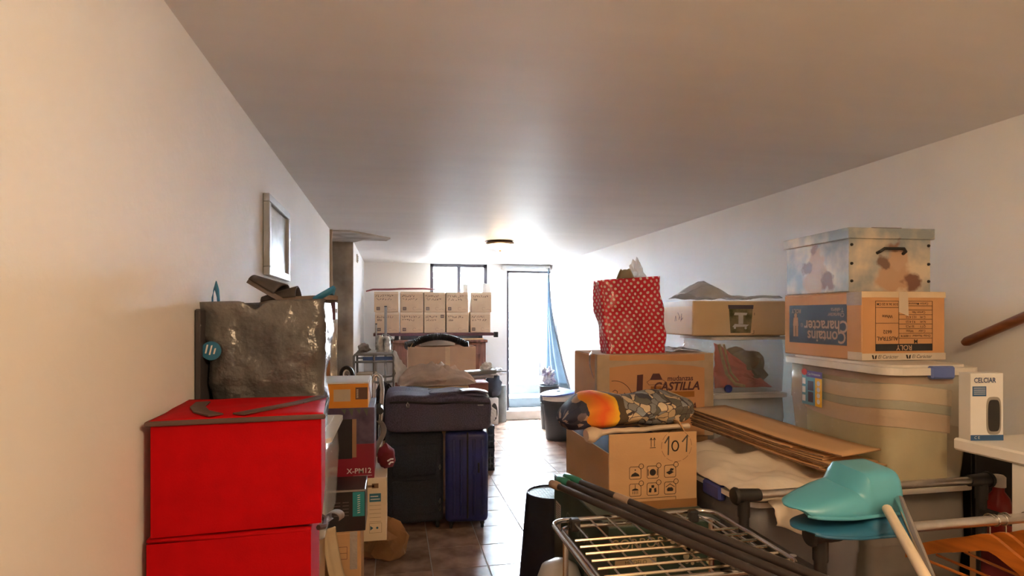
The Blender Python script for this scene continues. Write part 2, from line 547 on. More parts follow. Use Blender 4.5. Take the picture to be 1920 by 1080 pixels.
# ---------------------------------------------------------------- cartons
def carton(name, label, cat, loc, w, d, h, m=None, rz=0.0, group=None, tape=True, tapem=None, frontstrip=0.05, bev=0.004):
    m = m or carton_m
    t = thing(name, label, cat, loc, rz, group)
    box('body', m, t, 0, w, 0, d, 0, h - 0.004, bev)
    for y0, y1 in ((0.002, d / 2 - 0.001), (d / 2 + 0.001, d - 0.002)):
        box('flap', m, t, 0.002, w - 0.002, y0, y1, h - 0.0045, h, 0.001)
    if tape:
        tm = tapem or tape_m
        s = MB().box(-0.001, w + 0.001, d / 2 - 0.025, d / 2 + 0.025, h, h + 0.0008)
        s.box(-0.0012, -0.0004, d / 2 - 0.025, d / 2 + 0.025, h - frontstrip, h)
        s.box(w + 0.0004, w + 0.0012, d / 2 - 0.025, d / 2 + 0.025, h - frontstrip, h)
        s.build('tape', tm, t)
    return t

# ---------------------------------------------------------------- left side: red storage boxes
red_m = M('red_felt', (0.42, 0.0015, 0.004), 0.7, var=0.06, scale=20, bump=0.05, bscale=300, spec=0.08)
bind_m = M('taupe_binding', (0.10, 0.055, 0.045), 0.7, var=0.1)
RH = 0.2564
def red_box(k, label):
    rw, rd = 0.345, 0.315
    t = thing('storage_box', label, 'storage box', (-0.503 - 0.008 * (k < 4), 1.382, RH * k), math.radians(4.6 if k == 4 else 3.4), 'red fabric storage boxes stacked by the left wall')
    if k < 4:
        rw -= 0.014
    m = MB()
    def wall(u, v):
        a = u * 4
        s, f = int(a) % 4, a - int(a)
        c = [(0, 0), (rw, 0), (rw, rd), (0, rd), (0, 0)]
        x, y = lerp(c[s][0], c[s + 1][0], f), lerp(c[s][1], c[s + 1][1], f)
        bul = 0.006 * math.sin(PI * f) * math.sin(PI * v)
        nx, ny = ((0, -1), (1, 0), (0, 1), (-1, 0))[s]
        return Vector((x + nx * bul * 0.6, y + ny * bul * 0.6, 0.002 + v * (RH - 0.014)))
    m.grid(32, 8, wall, wrap=True, capv=True)
    m.build('body', red_m, t, smooth=True, sharp=0.9)
    l = MB()
    def lid(u, v):
        e = (u * (1 - u) * 4) ** 0.5 * (v * (1 - v) * 4) ** 0.5
        return Vector(((-0.004 + u * (rw + 0.008)) if k == 4 else u * rw, (-0.004 + v * (rd + 0.008)) if k == 4 else v * rd, RH - 0.009 + 0.006 * e + 0.005 * nz(u * 2, v * 2, k, 1.5, k)))
    l.grid(14, 14, lid)
    lo = l.build('lid', red_m, t, smooth=True, solid=0.006)
    edge = [(-0.006, -0.006), (rw + 0.006, -0.006), (rw + 0.006, rd + 0.006), (-0.006, rd + 0.006)]
    if k == 4:
        MB().tube([(a, b, RH - 0.011) for a, b in edge], 0.0058, 8, closed=True).build('binding', bind_m, t, smooth=True)
    if k == 4:
        for pts in ([(0.055, rd * 0.72), (0.06, rd * 0.45), (0.085, rd * 0.2), (0.125, 0.006)], [(rw - 0.005, rd * 0.80), (rw - 0.06, rd * 0.48), (rw - 0.13, rd * 0.2), (0.17, 0.006)]):
            s = MB()
            for p, q in zip(pts, pts[1:]):
                dv = Vector((q[0] - p[0], q[1] - p[1]))
                nn = Vector((-dv.y, dv.x)).normalized() * 0.016
                s.prism([Vector(p) + nn, Vector(p) - nn, Vector(q) - nn, Vector(q) + nn], 0.003, z=RH - 0.0005)
            s.build('zip_band', bind_m, lo)
    else:
        MB().tube([(rw + 0.008, 0.13, RH - 0.05), (rw + 0.022, 0.15, RH - 0.055), (rw + 0.022, 0.2, RH - 0.055), (rw + 0.008, 0.22, RH - 0.05)], 0.007, 6).build('handle', bind_m, t, smooth=True)
    return t
for k, lb in enumerate(('red fabric storage box, lowest of its stack by the left wall', 'red fabric storage box, second from the floor in its stack',
                        'red fabric storage box, middle of its stack of five', 'red fabric storage box directly under the topmost red box',
                        'red fabric storage box with taupe zip bands, topmost of the stack')):
    red_box(k, lb)

# ---- clear bin behind the red boxes with the grey shopping bag on it
clear_m = M('clear_plastic', (0.70, 0.70, 0.70), 0.16, var=0.05, alpha=0.30)
milky_m = M('milky_plastic', (0.72, 0.70, 0.64), 0.28, var=0.05, alpha=0.48)
lidclear_m = M('frosted_lid', (0.74, 0.72, 0.68), 0.3, var=0.03, alpha=0.88)
blueclip_m = M('navy_clip', (0.035, 0.05, 0.24), 0.4, var=0.1)
def tub(label, loc, w, d, h, rz=0.0, group=None, body=None, lid=None, clip=None, taper=0.04, lidh=0.022, r=0.05, clipface='front', clipw=0.11):
    body, lid = body or milky_m, lid or lidclear_m
    t = thing('storage_tub', label, 'storage tub', loc, rz, group)
    def loop(a, z, inset):
        x0, x1, y0, y1 = inset, w - inset, inset, d - inset
        rr = max(0.006, r - inset * 0.3)
        cs = [(x1 - rr, y0 + rr, -PI / 2), (x1 - rr, y1 - rr, 0), (x0 + rr, y1 - rr, PI / 2), (x0 + rr, y0 + rr, PI)]
        k = int(a * 4 + 1e-6) % 4
        f = a * 4 - int(a * 4 + 1e-6)
        f = max(0.0, min(1.0, f))
        if f < 0.5:
            g = cs[k][2] + f * 2 * PI / 2
            return Vector((cs[k][0] + rr * math.cos(g), cs[k][1] + rr * math.sin(g), z))
        g0, g1 = cs[k][2] + PI / 2, cs[(k + 1) % 4][2]
        p = Vector((cs[k][0] + rr * math.cos(g0), cs[k][1] + rr * math.sin(g0), z))
        n = (k + 1) % 4
        q = Vector((cs[n][0] + rr * math.cos(g1), cs[n][1] + rr * math.sin(g1), z))
        return p.lerp(q, (f - 0.5) * 2)
    hb = h - lidh
    b = MB()
    lev = [(0.0, taper), (0.06, taper * 0.94), (0.6, taper * 0.4), (0.62, taper * 0.3), (1.0, 0.012)]
    def wall(u, v):
        i = min(3, int(v * 4))
        f = v * 4 - i
        zz, ii = lerp(lev[i][0], lev[i + 1][0], f), lerp(lev[i][1], lev[i + 1][1], f)
        return loop(u % 1.0, 0.002 + zz * (hb - 0.002), ii)
    b.grid(64, 8, wall, wrap=True)
    o = b.build('body', body, t, smooth=True, solid=0.0022)
    bt = MB()
    bt.prism([loop(i / 64, 0, taper + 0.002)[:2] for i in range(64)], 0.003, z=0.0)
    bt.build('base', body, t)
    l = MB()
    out = [loop(i / 64, 0, -0.008)[:2] for i in range(64)]
    inn = [loop(i / 64, 0, 0.02)[:2] for i in range(64)]
    l.prism(out, lidh * 0.75, z=hb)
    l.prism(inn, lidh * 0.25, z=hb + lidh * 0.75)
    l.build('lid', lid, t)
    if clip:
        m = MB()
        if clipface == 'front':
            c0 = w * 0.42
            m.box(c0, c0 + clipw, -0.014, 0.012, hb - 0.012, h - 0.002, 0.006)
            box('clip', clip, t, c0, c0 + clipw, d - 0.012, d + 0.014, hb - 0.012, h - 0.002, 0.006)
        else:
            c0 = d * 0.25
            m.box(-0.016, 0.012, c0, c0 + clipw, hb - 0.03, h - 0.001, 0.007)
            box('clip', clip, t, w - 0.012, w + 0.016, c0, c0 + clipw, hb - 0.03, h - 0.001, 0.007)
        m.build('clip', clip, t)
    return t

carton('carton', 'plain brown carton standing hidden behind the red boxes', 'carton', (-0.51, 1.745, 0), 0.28, 0.40, 0.86)
tub('clear plastic tub with pale rim behind the red boxes, under the grey bag', (-0.512, 1.745, 0.86), 0.335, 0.40, 0.298, body=clear_m, taper=0.015, r=0.02, lidh=0.018)
dc = MB()
dc.lump((-0.35, 1.94, 0.97), (0.12, 0.14, 0.10), 0.3, 2, 5, 3, flat=0.866)
tag(dc.build('folded_cloth', M('slate_cloth', (0.10, 0.13, 0.18), 0.9, var=0.3, scale=9), None, smooth=True), 'slate blue folded cloth inside the clear tub behind the red boxes', 'cloth')

def bag(name, mat, parent, c, base, topd, h, n=4.0, amp=0.02, seed=1, lean=(0, 0), rim=None, uvs=1.0, nu=72, nv=36, freq=3.0, solid=0.002, pinch=0.0, mtx=None, crease=0.0):
    """open soft bag: rounded rectangular loops from base (w, d) to top (w, d)"""
    def fn(u, v):
        a = 2 * PI * u - 3 * PI / 4
        w, d = lerp(base[0], topd[0], v), lerp(base[1], topd[1], v) * (1 - pinch * v)
        ca, sa = math.cos(a), math.sin(a)
        k = (abs(ca) ** n + abs(sa) ** n) ** (-1 / n)
        x, y = ca * k * w / 2, sa * k * d / 2
        z = h * v
        if rim:
            z += v ** 3 * rim(x / max(w, 1e-3), y)
        e = 0.25 + 0.75 * math.sin(PI * min(1, v * 0.55 + 0.12))
        dx = amp * nz(x, y, z, freq / 0.3, seed) * e
        dx += crease * (0.5 - abs(nz(x * 1.5, y, z, freq * 2.6, seed + 9))) * e
        return Vector((c[0] + x + lean[0] * v + ca * dx, c[1] + y + lean[1] * v + sa * dx, c[2] + z))
    pts_ = []
    for i in range(nu + 1):
        a = 2 * PI * i / nu - 3 * PI / 4
        ca, sa = math.cos(a), math.sin(a)
        k = (abs(ca) ** n + abs(sa) ** n) ** (-1 / n)
        pts_.append(Vector((ca * k * base[0] / 2, sa * k * base[1] / 2)))
    arc = [0.0]
    for p, q in zip(pts_, pts_[1:]):
        arc.append(arc[-1] + (q - p).length)
    arc = [x / arc[-1] for x in arc]
    def uvf(u, v):
        per = 2 * (lerp(base[0], topd[0], 0.5) + lerp(base[1], topd[1], 0.5))
        return (arc[int(round(u * nu))] * per * uvs, v * h * uvs)
    m = MB()
    m.grid(nu, nv, fn, uvf, wrap=True)
    m.prism([fn(i / nu, 0)[:2] for i in range(nu)], 0.002, z=c[2])
    return m.build(name, mat, parent, smooth=True, solid=solid, mtx=mtx, fix=True, sharp=1.2)

foil_m = M('grey_foil', (0.115, 0.112, 0.115), 0.26, 0.25, var=0.25, scale=5, bump=0.9, bscale=13, coat=0.3, col2=(0.19, 0.182, 0.182))
gb = thing('shopping_bag', 'shiny grey plastic shopping bag with blue handles against the left wall', 'bag', (-0.347, 1.885, 1.1585))
def grim(xn, y):
    return 0.012 * xn - 0.025 * math.exp(-((xn + 0.05) / 0.06) ** 2) * (y < 0)
bag('bag_body', foil_m, gb, (0, 0, 0), (0.285, 0.22), (0.335, 0.20), 0.385, n=7, amp=0.014, seed=2, lean=(-0.016, 0), rim=grim, nu=120, nv=56, crease=0.022)
hblue = M('blue_webbing', (0.03, 0.19, 0.33), 0.6, var=0.1)
for pts in ([(-0.165, -0.03, 0.34), (-0.160, -0.045, 0.405), (-0.150, -0.055, 0.43), (-0.142, -0.06, 0.405), (-0.135, -0.075, 0.36)],
            [(0.115, -0.06, 0.385), (0.14, -0.06, 0.40), (0.172, -0.05, 0.42), (0.176, -0.03, 0.414), (0.14, 0.02, 0.395), (0.12, 0.03, 0.37)]):
    m = MB()
    vv = []
    for p in pts:
        p = Vector(p)
        vv.append((m.bm.verts.new(p + Vector((0.003, -0.004, 0.011))), m.bm.verts.new(p + Vector((-0.003, 0.004, -0.011)))))
    for a, b in zip(vv, vv[1:]):
        m.bm.faces.new((a[0], a[1], b[1], b[0]))
    m.build('handle', hblue, gb, smooth=True, solid=0.003)
bl = front(-0.125)
decal('logo_disc', circ(-0.142, 0.245, 0.026, 24), M('logo_blue', (0.02, 0.16, 0.30), 0.4), gb, bl)
decal('logo_bars', [[(-0.158, 0.238), (-0.154, 0.238), (-0.149, 0.262), (-0.153, 0.262)], [(-0.148, 0.234), (-0.144, 0.234), (-0.138, 0.26), (-0.142, 0.26)],
                    [(-0.137, 0.236), (-0.133, 0.236), (-0.129, 0.252), (-0.133, 0.252)]], white_c, gb, bl, off=0.001)
# things in the bag
slip_m = M('dark_suede', (0.07, 0.055, 0.05), 0.8, var=0.2)
def slipper(label, loc, rz, tilt):
    t = thing('slipper', label, 'slipper', loc, rz, 'slippers lying in the grey bag')
    t.rotation_euler = (tilt, 0.25, rz)
    pts = [(0.034 * math.sin(a) * (1 + 0.18 * math.cos(a)), 0.115 * math.cos(a)) for a in [2 * PI * k / 28 for k in range(28)]]
    MB().prism(pts, 0.014).build('sole', M('slipper_sole', (0.16, 0.12, 0.10), 0.7), t)
    def up(u, v):
        a = lerp(-0.1, PI + 0.1, u)
        y = lerp(0.0, 0.105, v)
        w = 0.036 * math.sqrt(max(0.0, 1 - (y / 0.116) ** 2)) + 0.003
        return Vector((math.cos(a) * w, y, 0.012 + max(0, math.sin(a)) * 0.042 * (1 - 0.55 * v)))
    MB().grid(14, 8, up).build('upper', slip_m, t, smooth=True, solid=0.004)
    return t
slipper('dark grey slipper standing out of the grey bag, sole towards the wall', (-0.335, 1.86, 1.545), 1.3, 0.5)
slipper('dark grey slipper lying across the grey bag opening', (-0.275, 1.87, 1.535), 1.45, -0.1)
dk = MB()
dk.lump((-0.29, 1.89, 1.515), (0.085, 0.055, 0.04), 0.35, 2.6, 3, 3)
tag(dk.build('knitted_jumper', M('dark_knit', (0.03, 0.028, 0.04), 0.95, var=0.3, scale=40, bump=0.4, bscale=80), None, smooth=True),
    'dark knitted clothing stuffed in the top of the grey bag', 'clothing')
# dark panel leaning between bag and wall
pn = MB().box(0, 0.014, 0, 0.15, 0, 0.36, 0.004)
o = tag(pn.build('dark_board', M('dark_board', (0.05, 0.045, 0.05), 0.6), None), 'dark narrow board standing between the grey bag and the left wall', 'board')
o.location = (-0.524, 1.735, 1.1585)

# ---- pile of boxes further along the left wall
carton('carton', 'brown carton with a tape strip under the black cartridge box', 'carton', (-0.49, 2.268, 0), 0.375, 0.225, 0.70, tape=False)
t = bpy.data.objects['carton.001']
decal('tape', rect(0.335, 0.362, 0.56, 0.70), cleartape_m, t, front())
ink('outline', [closed(rect(0.265, 0.325, 0.60, 0.645)), [(0.265, 0.622), (0.325, 0.622)], [(0.295, 0.60), (0.295, 0.645)]], 0.0015, brownink_m, t, front())
bb = thing('cartridge_box', 'black ink box with a teal end label on the brown carton', 'box', (-0.43, 2.27, 0.70))
box('body', M('black_card', (0.02, 0.017, 0.018), 0.35, var=0.3), bb, 0, 0.331, 0, 0.19, 0, 0.155, 0.002)
decal('teal_label', rect(0.285, 0.328, 0.055, 0.145), M('teal_print', (0.02, 0.28, 0.33), 0.5), bb, front())
ink('label_lines', [[(0.303, 0.068 + 0.008 * k), (0.311, 0.070 + 0.008 * k)] for k in range(9)], 0.0025, white_c, bb, front(), off=0.001)
ink('small_print', [[(0.19 + 0.03 * k, 0.06 + 0.012 * j), (0.21 + 0.03 * k, 0.06 + 0.012 * j)] for k in range(3) for j in range(5)], 0.003, M('grey_print', (0.12, 0.10, 0.10), 0.6), bb, front())
decal('grey_band', rect(0.19, 0.33, 0.147, 0.154), M('grey_band', (0.3, 0.28, 0.27), 0.4), bb, front())

carton('carton', 'brown carton hidden below the cream printer box', 'carton', (-0.51, 2.545, 0), 0.375, 0.40, 0.552)
pb = thing('printer_box', 'cream printed carton with blue squares below the crimson stereo box', 'carton', (-0.42, 2.556, 0.552))
cream_m = M('cream_card', (0.74, 0.62, 0.45), 0.6, var=0.04)
box('body', cream_m, pb, 0, 0.396, 0, 0.38, 0, 0.266, 0.002)
f = front()
decal('blue_label', rect(0.325, 0.372, 0.165, 0.20), M('petrol_print', (0.03, 0.16, 0.24), 0.5), pb, f)
ink('label_lines', [[(0.33, 0.176), (0.367, 0.176)], [(0.33, 0.188), (0.36, 0.188)]], 0.003, white_c, pb, f, off=0.001)
ink('print_lines', [[(0.325, 0.15 - 0.017 * k), (0.372, 0.15 - 0.017 * k)] for k in range(5)] + [closed(rect(0.325, 0.375, 0.035, 0.075)), [(0.21, 0.225), (0.30, 0.225)], [(0.24, 0.232), (0.28, 0.232)]], 0.0014, M('tan_print', (0.35, 0.25, 0.15), 0.6), pb, f)
decal('seal', [rect(0.312, 0.345, 0.226, 0.236), rect(0.335, 0.362, 0.222, 0.242)], M('brown_seal', (0.20, 0.11, 0.06), 0.6), pb, f)
decal('arrow_mark', [[(0.328, 0.045), (0.341, 0.055), (0.328, 0.065)], circ(0.357, 0.055, 0.005, 10)], M('petrol_mark', (0.05, 0.15, 0.2), 0.5), pb, f)

xb = thing('stereo_box', 'purple and crimson stereo box printed X-PM12 below the orange box', 'carton', (-0.47, 2.556, 0.818))
crim = M('crimson_card', (0.26, 0.012, 0.03), 0.4, var=0.08)
purp = M('purple_card', (0.055, 0.028, 0.075), 0.4, var=0.3, scale=12, col2=(0.13, 0.09, 0.15))
box('lower_body', crim, xb, 0, 0.395, 0, 0.30, 0, 0.145, 0.001)
box('upper_body', purp, xb, 0, 0.395, 0, 0.30, 0.145, 0.297, 0.001)
decal('printed_speaker', rect(0.215, 0.305, 0.085, 0.25), M('print_black', (0.018, 0.012, 0.014), 0.4), xb, f)
decal('printed_wood', rect(0.305, 0.322, 0.09, 0.25), M('print_tan', (0.35, 0.20, 0.11), 0.5), xb, f, off=0.0004)
text('printed_name', 'X-PM12', 0.030, M('print_white', (0.8, 0.76, 0.74), 0.5), xb, f, 0.333, 0.032, bold=0.015)
ink('small_print', [[(0.31, 0.012), (0.385, 0.012)]], 0.003, M('pink_print', (0.5, 0.3, 0.3), 0.5), xb, f)
decal('printed_leaves', [[(0.26 + 0.03 * k, 0.292), (0.275 + 0.03 * k, 0.27 - 0.01 * (k % 2)), (0.28 + 0.03 * k, 0.292)] for k in range(4)], M('print_green', (0.10, 0.11, 0.08), 0.5), xb, f)

ob = thing('camera_box', 'orange box with white top and brown label on the stereo box', 'box', (-0.30, 2.556, 1.115))
box('body', M('orange_card', (0.68, 0.25, 0.015), 0.45, var=0.04), ob, 0, 0.20, 0, 0.30, 0, 0.100, 0.001)
box('lid', white_c, ob, -0.001, 0.201, 0.002, 0.301, 0.1005, 0.106, 0.001)
MB().prism([(0.30, 0.10), (0.30, 0.005), (0.27, 0.005), (0.02, 0.085), (0.02, 0.10)], 0.003, mtx=Matrix(((0, 0, 1, 0.2012), (1, 0, 0, 0), (0, 1, 0, 0), (0, 0, 0, 1)))).build('side_sleeve', white_c, ob)
decal('window_print', rect(0.06, 0.128, 0.028, 0.078), M('beige_print', (0.55, 0.42, 0.28), 0.6), ob, f)
decal('brown_label', rect(0.148, 0.197, 0.035, 0.085), M('cocoa_print', (0.12, 0.055, 0.035), 0.5), ob, f)
ink('label_lines', [[(0.153, 0.042 + 0.0055 * k), (0.159, 0.043 + 0.0055 * k)] for k in range(7)], 0.0022, M('print_beige', (0.7, 0.6, 0.45), 0.5), ob, f, off=0.001)

carton('carton', 'tall brown carton standing behind the orange box by the wall', 'carton', (-0.51, 3.055, 0), 0.25, 0.32, 1.10)
tb = thing('tall_package', 'tall brown package with a silver taped side behind the grey bag', 'package', (-0.47, 3.065, 1.10))
box('body', M('rust_card', (0.40, 0.19, 0.08), 0.6, var=0.1), tb, 0, 0.165, 0, 0.20, 0, 0.34, 0.002)
sw_ = MB()
sw_.grid(8, 20, lambda u, v: Vector((0.166 + 0.034 * u + 0.004 * nz(u * 3, v * 8, 0, 1, 4), 0.0 + 0.02 * nz(u * 2, v * 5, 1) * u, 0.0 + 0.379 * v)))
sw_.build('silver_wrap', M('silver_film', (0.72, 0.72, 0.73), 0.2, 0.5, var=0.15, bump=0.4, bscale=25), tb, smooth=True, solid=0.003)
box('cap', carton_p, tb, 0.01, 0.16, 0, 0.2, 0.34, 0.378, 0.001)
mb_ = thing('maroon_box', 'small dark maroon box with a white side on the tall package', 'box', (-0.47, 3.065, 1.48))
box('body', M('maroon_card', (0.09, 0.018, 0.03), 0.35, var=0.3), mb_, 0, 0.19, 0, 0.14, 0, 0.088, 0.001)
decal('white_side', rect(0.0, 0.13, 0.002, 0.086), white_c, mb_, right(0.19))
box('clasp', white_c, mb_, 0.192, 0.198, 0.02, 0.05, 0.035, 0.055, 0.001)

# chrome folding trolley behind the boxes
tr = thing('folding_trolley', 'chrome tube folding trolley with a small wheel behind the stereo box', 'trolley', (0, 0, 0))
hoop = [(-0.115, 2.905, 0.83), (-0.115, 2.98, 1.0), (-0.107, 3.05, 1.15), (-0.092, 3.08, 1.195), (-0.075, 3.08, 1.20), (-0.058, 3.07, 1.185), (-0.05, 3.04, 1.13), (-0.058, 2.96, 0.97), (-0.06, 2.905, 0.83)]
MB().tube(hoop, 0.011, 10).build('frame', chrome_m, tr, smooth=True)
MB().tube([(-0.09, 2.91, 0.83), (-0.09, 3.06, 1.16)], 0.010, 10).build('inner_tube', chrome_m, tr, smooth=True)
MB().tube([(-0.06, 2.90, 1.045), (-0.063, 3.0, 1.05)], 0.018, 14).build('grip', black_m, tr, smooth=True)
MB().lathe([(0.014, -0.001), (0.010, -0.004), (0, -0.004)], 14, mtx=Matrix.Translation((-0.06, 2.901, 1.045)) @ Matrix.Rotation(PI / 2, 4, 'X')).build('grip_hole', M('grip_grey', (0.2, 0.22, 0.25), 0.3), tr)
wh = MB()
wh.tube([(0, 0.038 * math.cos(a), 0.038 * math.sin(a)) for a in [2 * PI * k / 20 for k in range(20)]], 0.011, 8, closed=True)
w_ = wh.build('wheel', black_m, tr, smooth=True, mtx=Matrix.Translation((-0.235, 3.22, 1.19)) @ Matrix.Rotation(0.9, 4, 'Z'))
MB().tube([(0, 0.024 * math.cos(a), 0.024 * math.sin(a)) for a in [2 * PI * k / 16 for k in range(16)]], 0.004, 6, closed=True).build('rim', white_p, w_, smooth=True)
MB().tube([(-0.235, 3.22, 1.19), (-0.16, 3.10, 1.10), (-0.09, 3.0, 1.02)], 0.006, 8).build('axle_arm', chrome_m, tr, smooth=True)
stp = MB()
stp.grid(4, 12, lambda u, v: Vector((-0.075 + 0.028 * u + 0.02 * math.sin(v * 5), 2.885 + 0.03 * math.sin(v * 4), 1.0 - 0.16 * v)))
stp.build('strap', M('grey_webbing', (0.22, 0.20, 0.19), 0.8), tr, smooth=True, solid=0.002)

cb = MB()
cb.lump((-0.028, 2.73, 0.865), (0.04, 0.06, 0.055), 0.2, 2, 8, 3, flat=0.8185)
cbo = thing('crimson_cap', 'crimson cloth cap with white stripes on the cream printer box', 'cap', (0, 0, 0))
cb.build('cloth', M('crimson_cloth', (0.17, 0.012, 0.02), 0.85, var=0.2), cbo, smooth=True)
for k in range(2):
    MB().tube([(-0.022 + 0.006 * k, 2.669 - 0.004 * k, 0.858 - 0.014 * k), (-0.008, 2.672, 0.866 - 0.014 * k), (0.002, 2.69, 0.862 - 0.014 * k)], 0.0035, 6).build('stripe', white_c, cbo, smooth=True)
bf = MB()
bf.lump((-0.06, 3.78, 0.10), (0.15, 0.12, 0.15), 0.35, 1.5, 12, 3, flat=0.002)
tag(bf.build('paper_sack', M('brown_paper', (0.32, 0.15, 0.055), 0.8, var=0.2, bump=0.3, bscale=12), None, smooth=True, sharp=0.5), 'crumpled brown paper sack on the floor beside the dark suitcase', 'sack')
# grey strap loop and cream cloth hanging out beside the red boxes
gl = MB()
def lp(u, v):
    a = lerp(-0.4, 4.2, v)
    return Vector((-0.175 + 0.022 * math.cos(a) + 0.012 * (1 - u), 1.83 + 0.02 * v - 0.03 * u, 0.905 + 0.016 * math.sin(a)))
gl.grid(3, 18, lp)
tag(gl.build('strap_loop', M('taupe_ribbon', (0.22, 0.18, 0.17), 0.6), None, smooth=True, solid=0.002), 'grey ribbon loop hanging beside the red boxes', 'strap')
cr = MB()
cr.grid(6, 24, lambda u, v: Vector((-0.245 + 0.04 * u + 0.075 * v ** 1.6 + 0.004 * math.sin(u * 9), 2.17 + 0.05 * u + 0.012 * math.sin(v * 8), lerp(0.74, 0.45, v))))
tag(cr.build('cream_towel', M('cream_towel', (0.66, 0.52, 0.34), 0.9, var=0.06, bump=0.2), None, smooth=True, solid=0.006), 'cream towel hanging between the red boxes and the brown carton', 'towel')
# ---------------------------------------------------------------- middle: suitcases
fab_b = M('black_nylon', (0.019, 0.020, 0.03), 0.8, var=0.3, scale=120, bump=0.25, bscale=400)
fab_n = M('navy_shell', (0.022, 0.027, 0.15), 0.38, var=0.15, scale=5)
fab_p = M('aubergine_nylon', (0.085, 0.068, 0.10), 0.85, var=0.3, scale=140, bump=0.25, bscale=400)
zip_m = M('zip_metal', (0.5, 0.48, 0.45), 0.3, 1.0)
def upright(label, loc, rz, w, d, h, mat, ribs):
    t = thing('suitcase', label, 'suitcase', loc, rz)
    MB().box(0, w, 0, d, 0.05, h, 0.035, seg=4).build('shell', mat, t, smooth=True)
    box('zip_band', black_m, t, -0.003, w + 0.003, d * 0.5 - 0.012, d * 0.5 + 0.012, 0.06, h - 0.01, 0.01) if ribs is None else None
    if ribs is None:
        MB().box(0.04, w - 0.05, -0.018, 0.02, 0.12, h * 0.52, 0.014, seg=2).build('pocket', mat, t, smooth=True)
        MB().box(0.04, w - 0.05, -0.014, 0.02, h * 0.56, h - 0.08, 0.012, seg=2).build('pocket', mat, t, smooth=True)
        for z in (0.17, 0.22, 0.46):
            MB().tube([(w - 0.025, -0.006, z), (w - 0.022, -0.010, z - 0.02), (w - 0.028, -0.010, z - 0.04), (w - 0.033, -0.008, z - 0.02)], 0.0035, 6, closed=True).build('zip_pull', zip_m, t, smooth=True)
    else:
        for x in ribs:
            MB().box(x - 0.010, x + 0.010, -0.006, 0.02, 0.10, h - 0.05, 0.006, seg=2).build('rib', mat, t, smooth=True)
        box('seam', black_m, t, w * 0.52 - 0.006, w * 0.52 + 0.006, -0.003, d + 0.003, 0.08, h - 0.004, 0.003)
        box('side_handle', black_m, t, w * 0.76, w * 0.80, -0.014, 0.0, 0.40, 0.47, 0.004)
    MB().tube([(w * 0.3, d * 0.5, h - 0.005), (w * 0.3, d * 0.5, h + 0.001), (w * 0.7, d * 0.5, h + 0.001), (w * 0.7, d * 0.5, h - 0.005)], 0.006, 6).build('grip', black_m, t, smooth=True)
    for x in (0.04, w - 0.04):
        for y in (0.04, d - 0.04):
            wm = MB().lathe([(0, -0.011), (0.02, -0.011), (0.024, -0.006), (0.024, 0.006), (0.02, 0.011), (0, 0.011)], 14, mtx=Matrix.Translation((x, y, 0.0245)) @ Matrix.Rotation(PI / 2, 4, 'Y'))
            wm.box(x - 0.016, x + 0.016, y - 0.012, y + 0.012, 0.03, 0.062, 0.004)
            wm.build('wheel', black_m, t, smooth=True)
    return t
upright('black fabric upright suitcase standing left of the navy one', (-0.045, 4.165, 0), math.radians(2), 0.398, 0.27, 0.685, fab_b, None)
upright('navy blue ribbed hard suitcase standing on the tiles', (0.36, 4.14, 0), math.radians(-6), 0.30, 0.44, 0.685, fab_n, (0.06, 0.11, 0.20, 0.26))
sc_ = thing('suitcase', 'dark aubergine fabric suitcase lying across the two upright suitcases', 'suitcase', (-0.05, 4.10, 0.6925), math.radians(-1))
sm = MB()
W_, D_, H_ = 0.735, 0.46, 0.262
r = bmesh.ops.create_cube(sm.bm, size=1.0)
bmesh.ops.subdivide_edges(sm.bm, edges=sm.bm.edges[:], cuts=13, use_grid_fill=True)
for v in sm.bm.verts:
    p = v.co * 2
    n_ = 9.0
    k = max(abs(p.x), abs(p.y), abs(p.z))
    q = p.normalized()
    l_ = (abs(p.x) ** n_ + abs(p.y) ** n_ + abs(p.z) ** n_) ** (1 / n_)
    p = p / l_
    zz = p.z
    tp = 0.5 + 0.5 * zz
    sag = 0.028 * nz(p.x * 1.6, p.y * 1.6, 0, 1.0, 4) * tp - 0.018 * tp * p.x
    v.co = Vector((W_ / 2 + p.x * W_ / 2 + 0.01 * nz(p.y, p.z, p.x, 2, 1), D_ / 2 + p.y * D_ / 2 + 0.012 * nz(p.x, p.z, p.y, 2, 2) * (1 - abs(p.y)), H_ / 2 + zz * H_ / 2 + sag))
sm.build('shell', fab_p, sc_, smooth=True, sharp=2)
def zl(u, v):
    x = lerp(0.03, W_ - 0.02, u)
    return Vector((x, -0.006 + 0.004 * math.sin(u * 3), H_ - 0.06 - 0.018 * (u - 0.5) + 0.004 * math.sin(u * 11) + 0.014 * v))
MB().grid(24, 2, zl).build('zip_band', M('zip_tape', (0.02, 0.015, 0.02), 0.6), sc_, smooth=True, solid=0.006)
MB().tube([(0.15, -0.012, H_ - 0.045), (0.143, -0.016, H_ - 0.06), (0.147, -0.016, H_ - 0.078), (0.157, -0.016, H_ - 0.078), (0.160, -0.016, H_ - 0.06)], 0.0045, 6, closed=True).build('zip_pull', zip_m, sc_, smooth=True)
box('logo_bar', zip_m, sc_, 0.63, 0.67, -0.0135, -0.010, H_ - 0.078, H_ - 0.073)
pk = MB()
pk.grid(14, 8, lambda u, v: Vector((0.30 + 0.40 * u, 0.05 + 0.32 * v, H_ - 0.004 + 0.026 * math.sin(PI * u) ** 0.5 * math.sin(PI * v) ** 0.5 - 0.018 * (u - 0.2) + 0.01 * nz(u * 3, v * 3, 0, 1, 5))))
pk.build('top_pocket', fab_p, sc_, smooth=True, solid=0.004)
lt = MB()
lt.grid(10, 5, lambda u, v: Vector((0.52 + 0.19 * u, 0.03 + 0.12 * v, H_ + 0.012 + 0.012 * math.sin(PI * u) - 0.012 * u)))
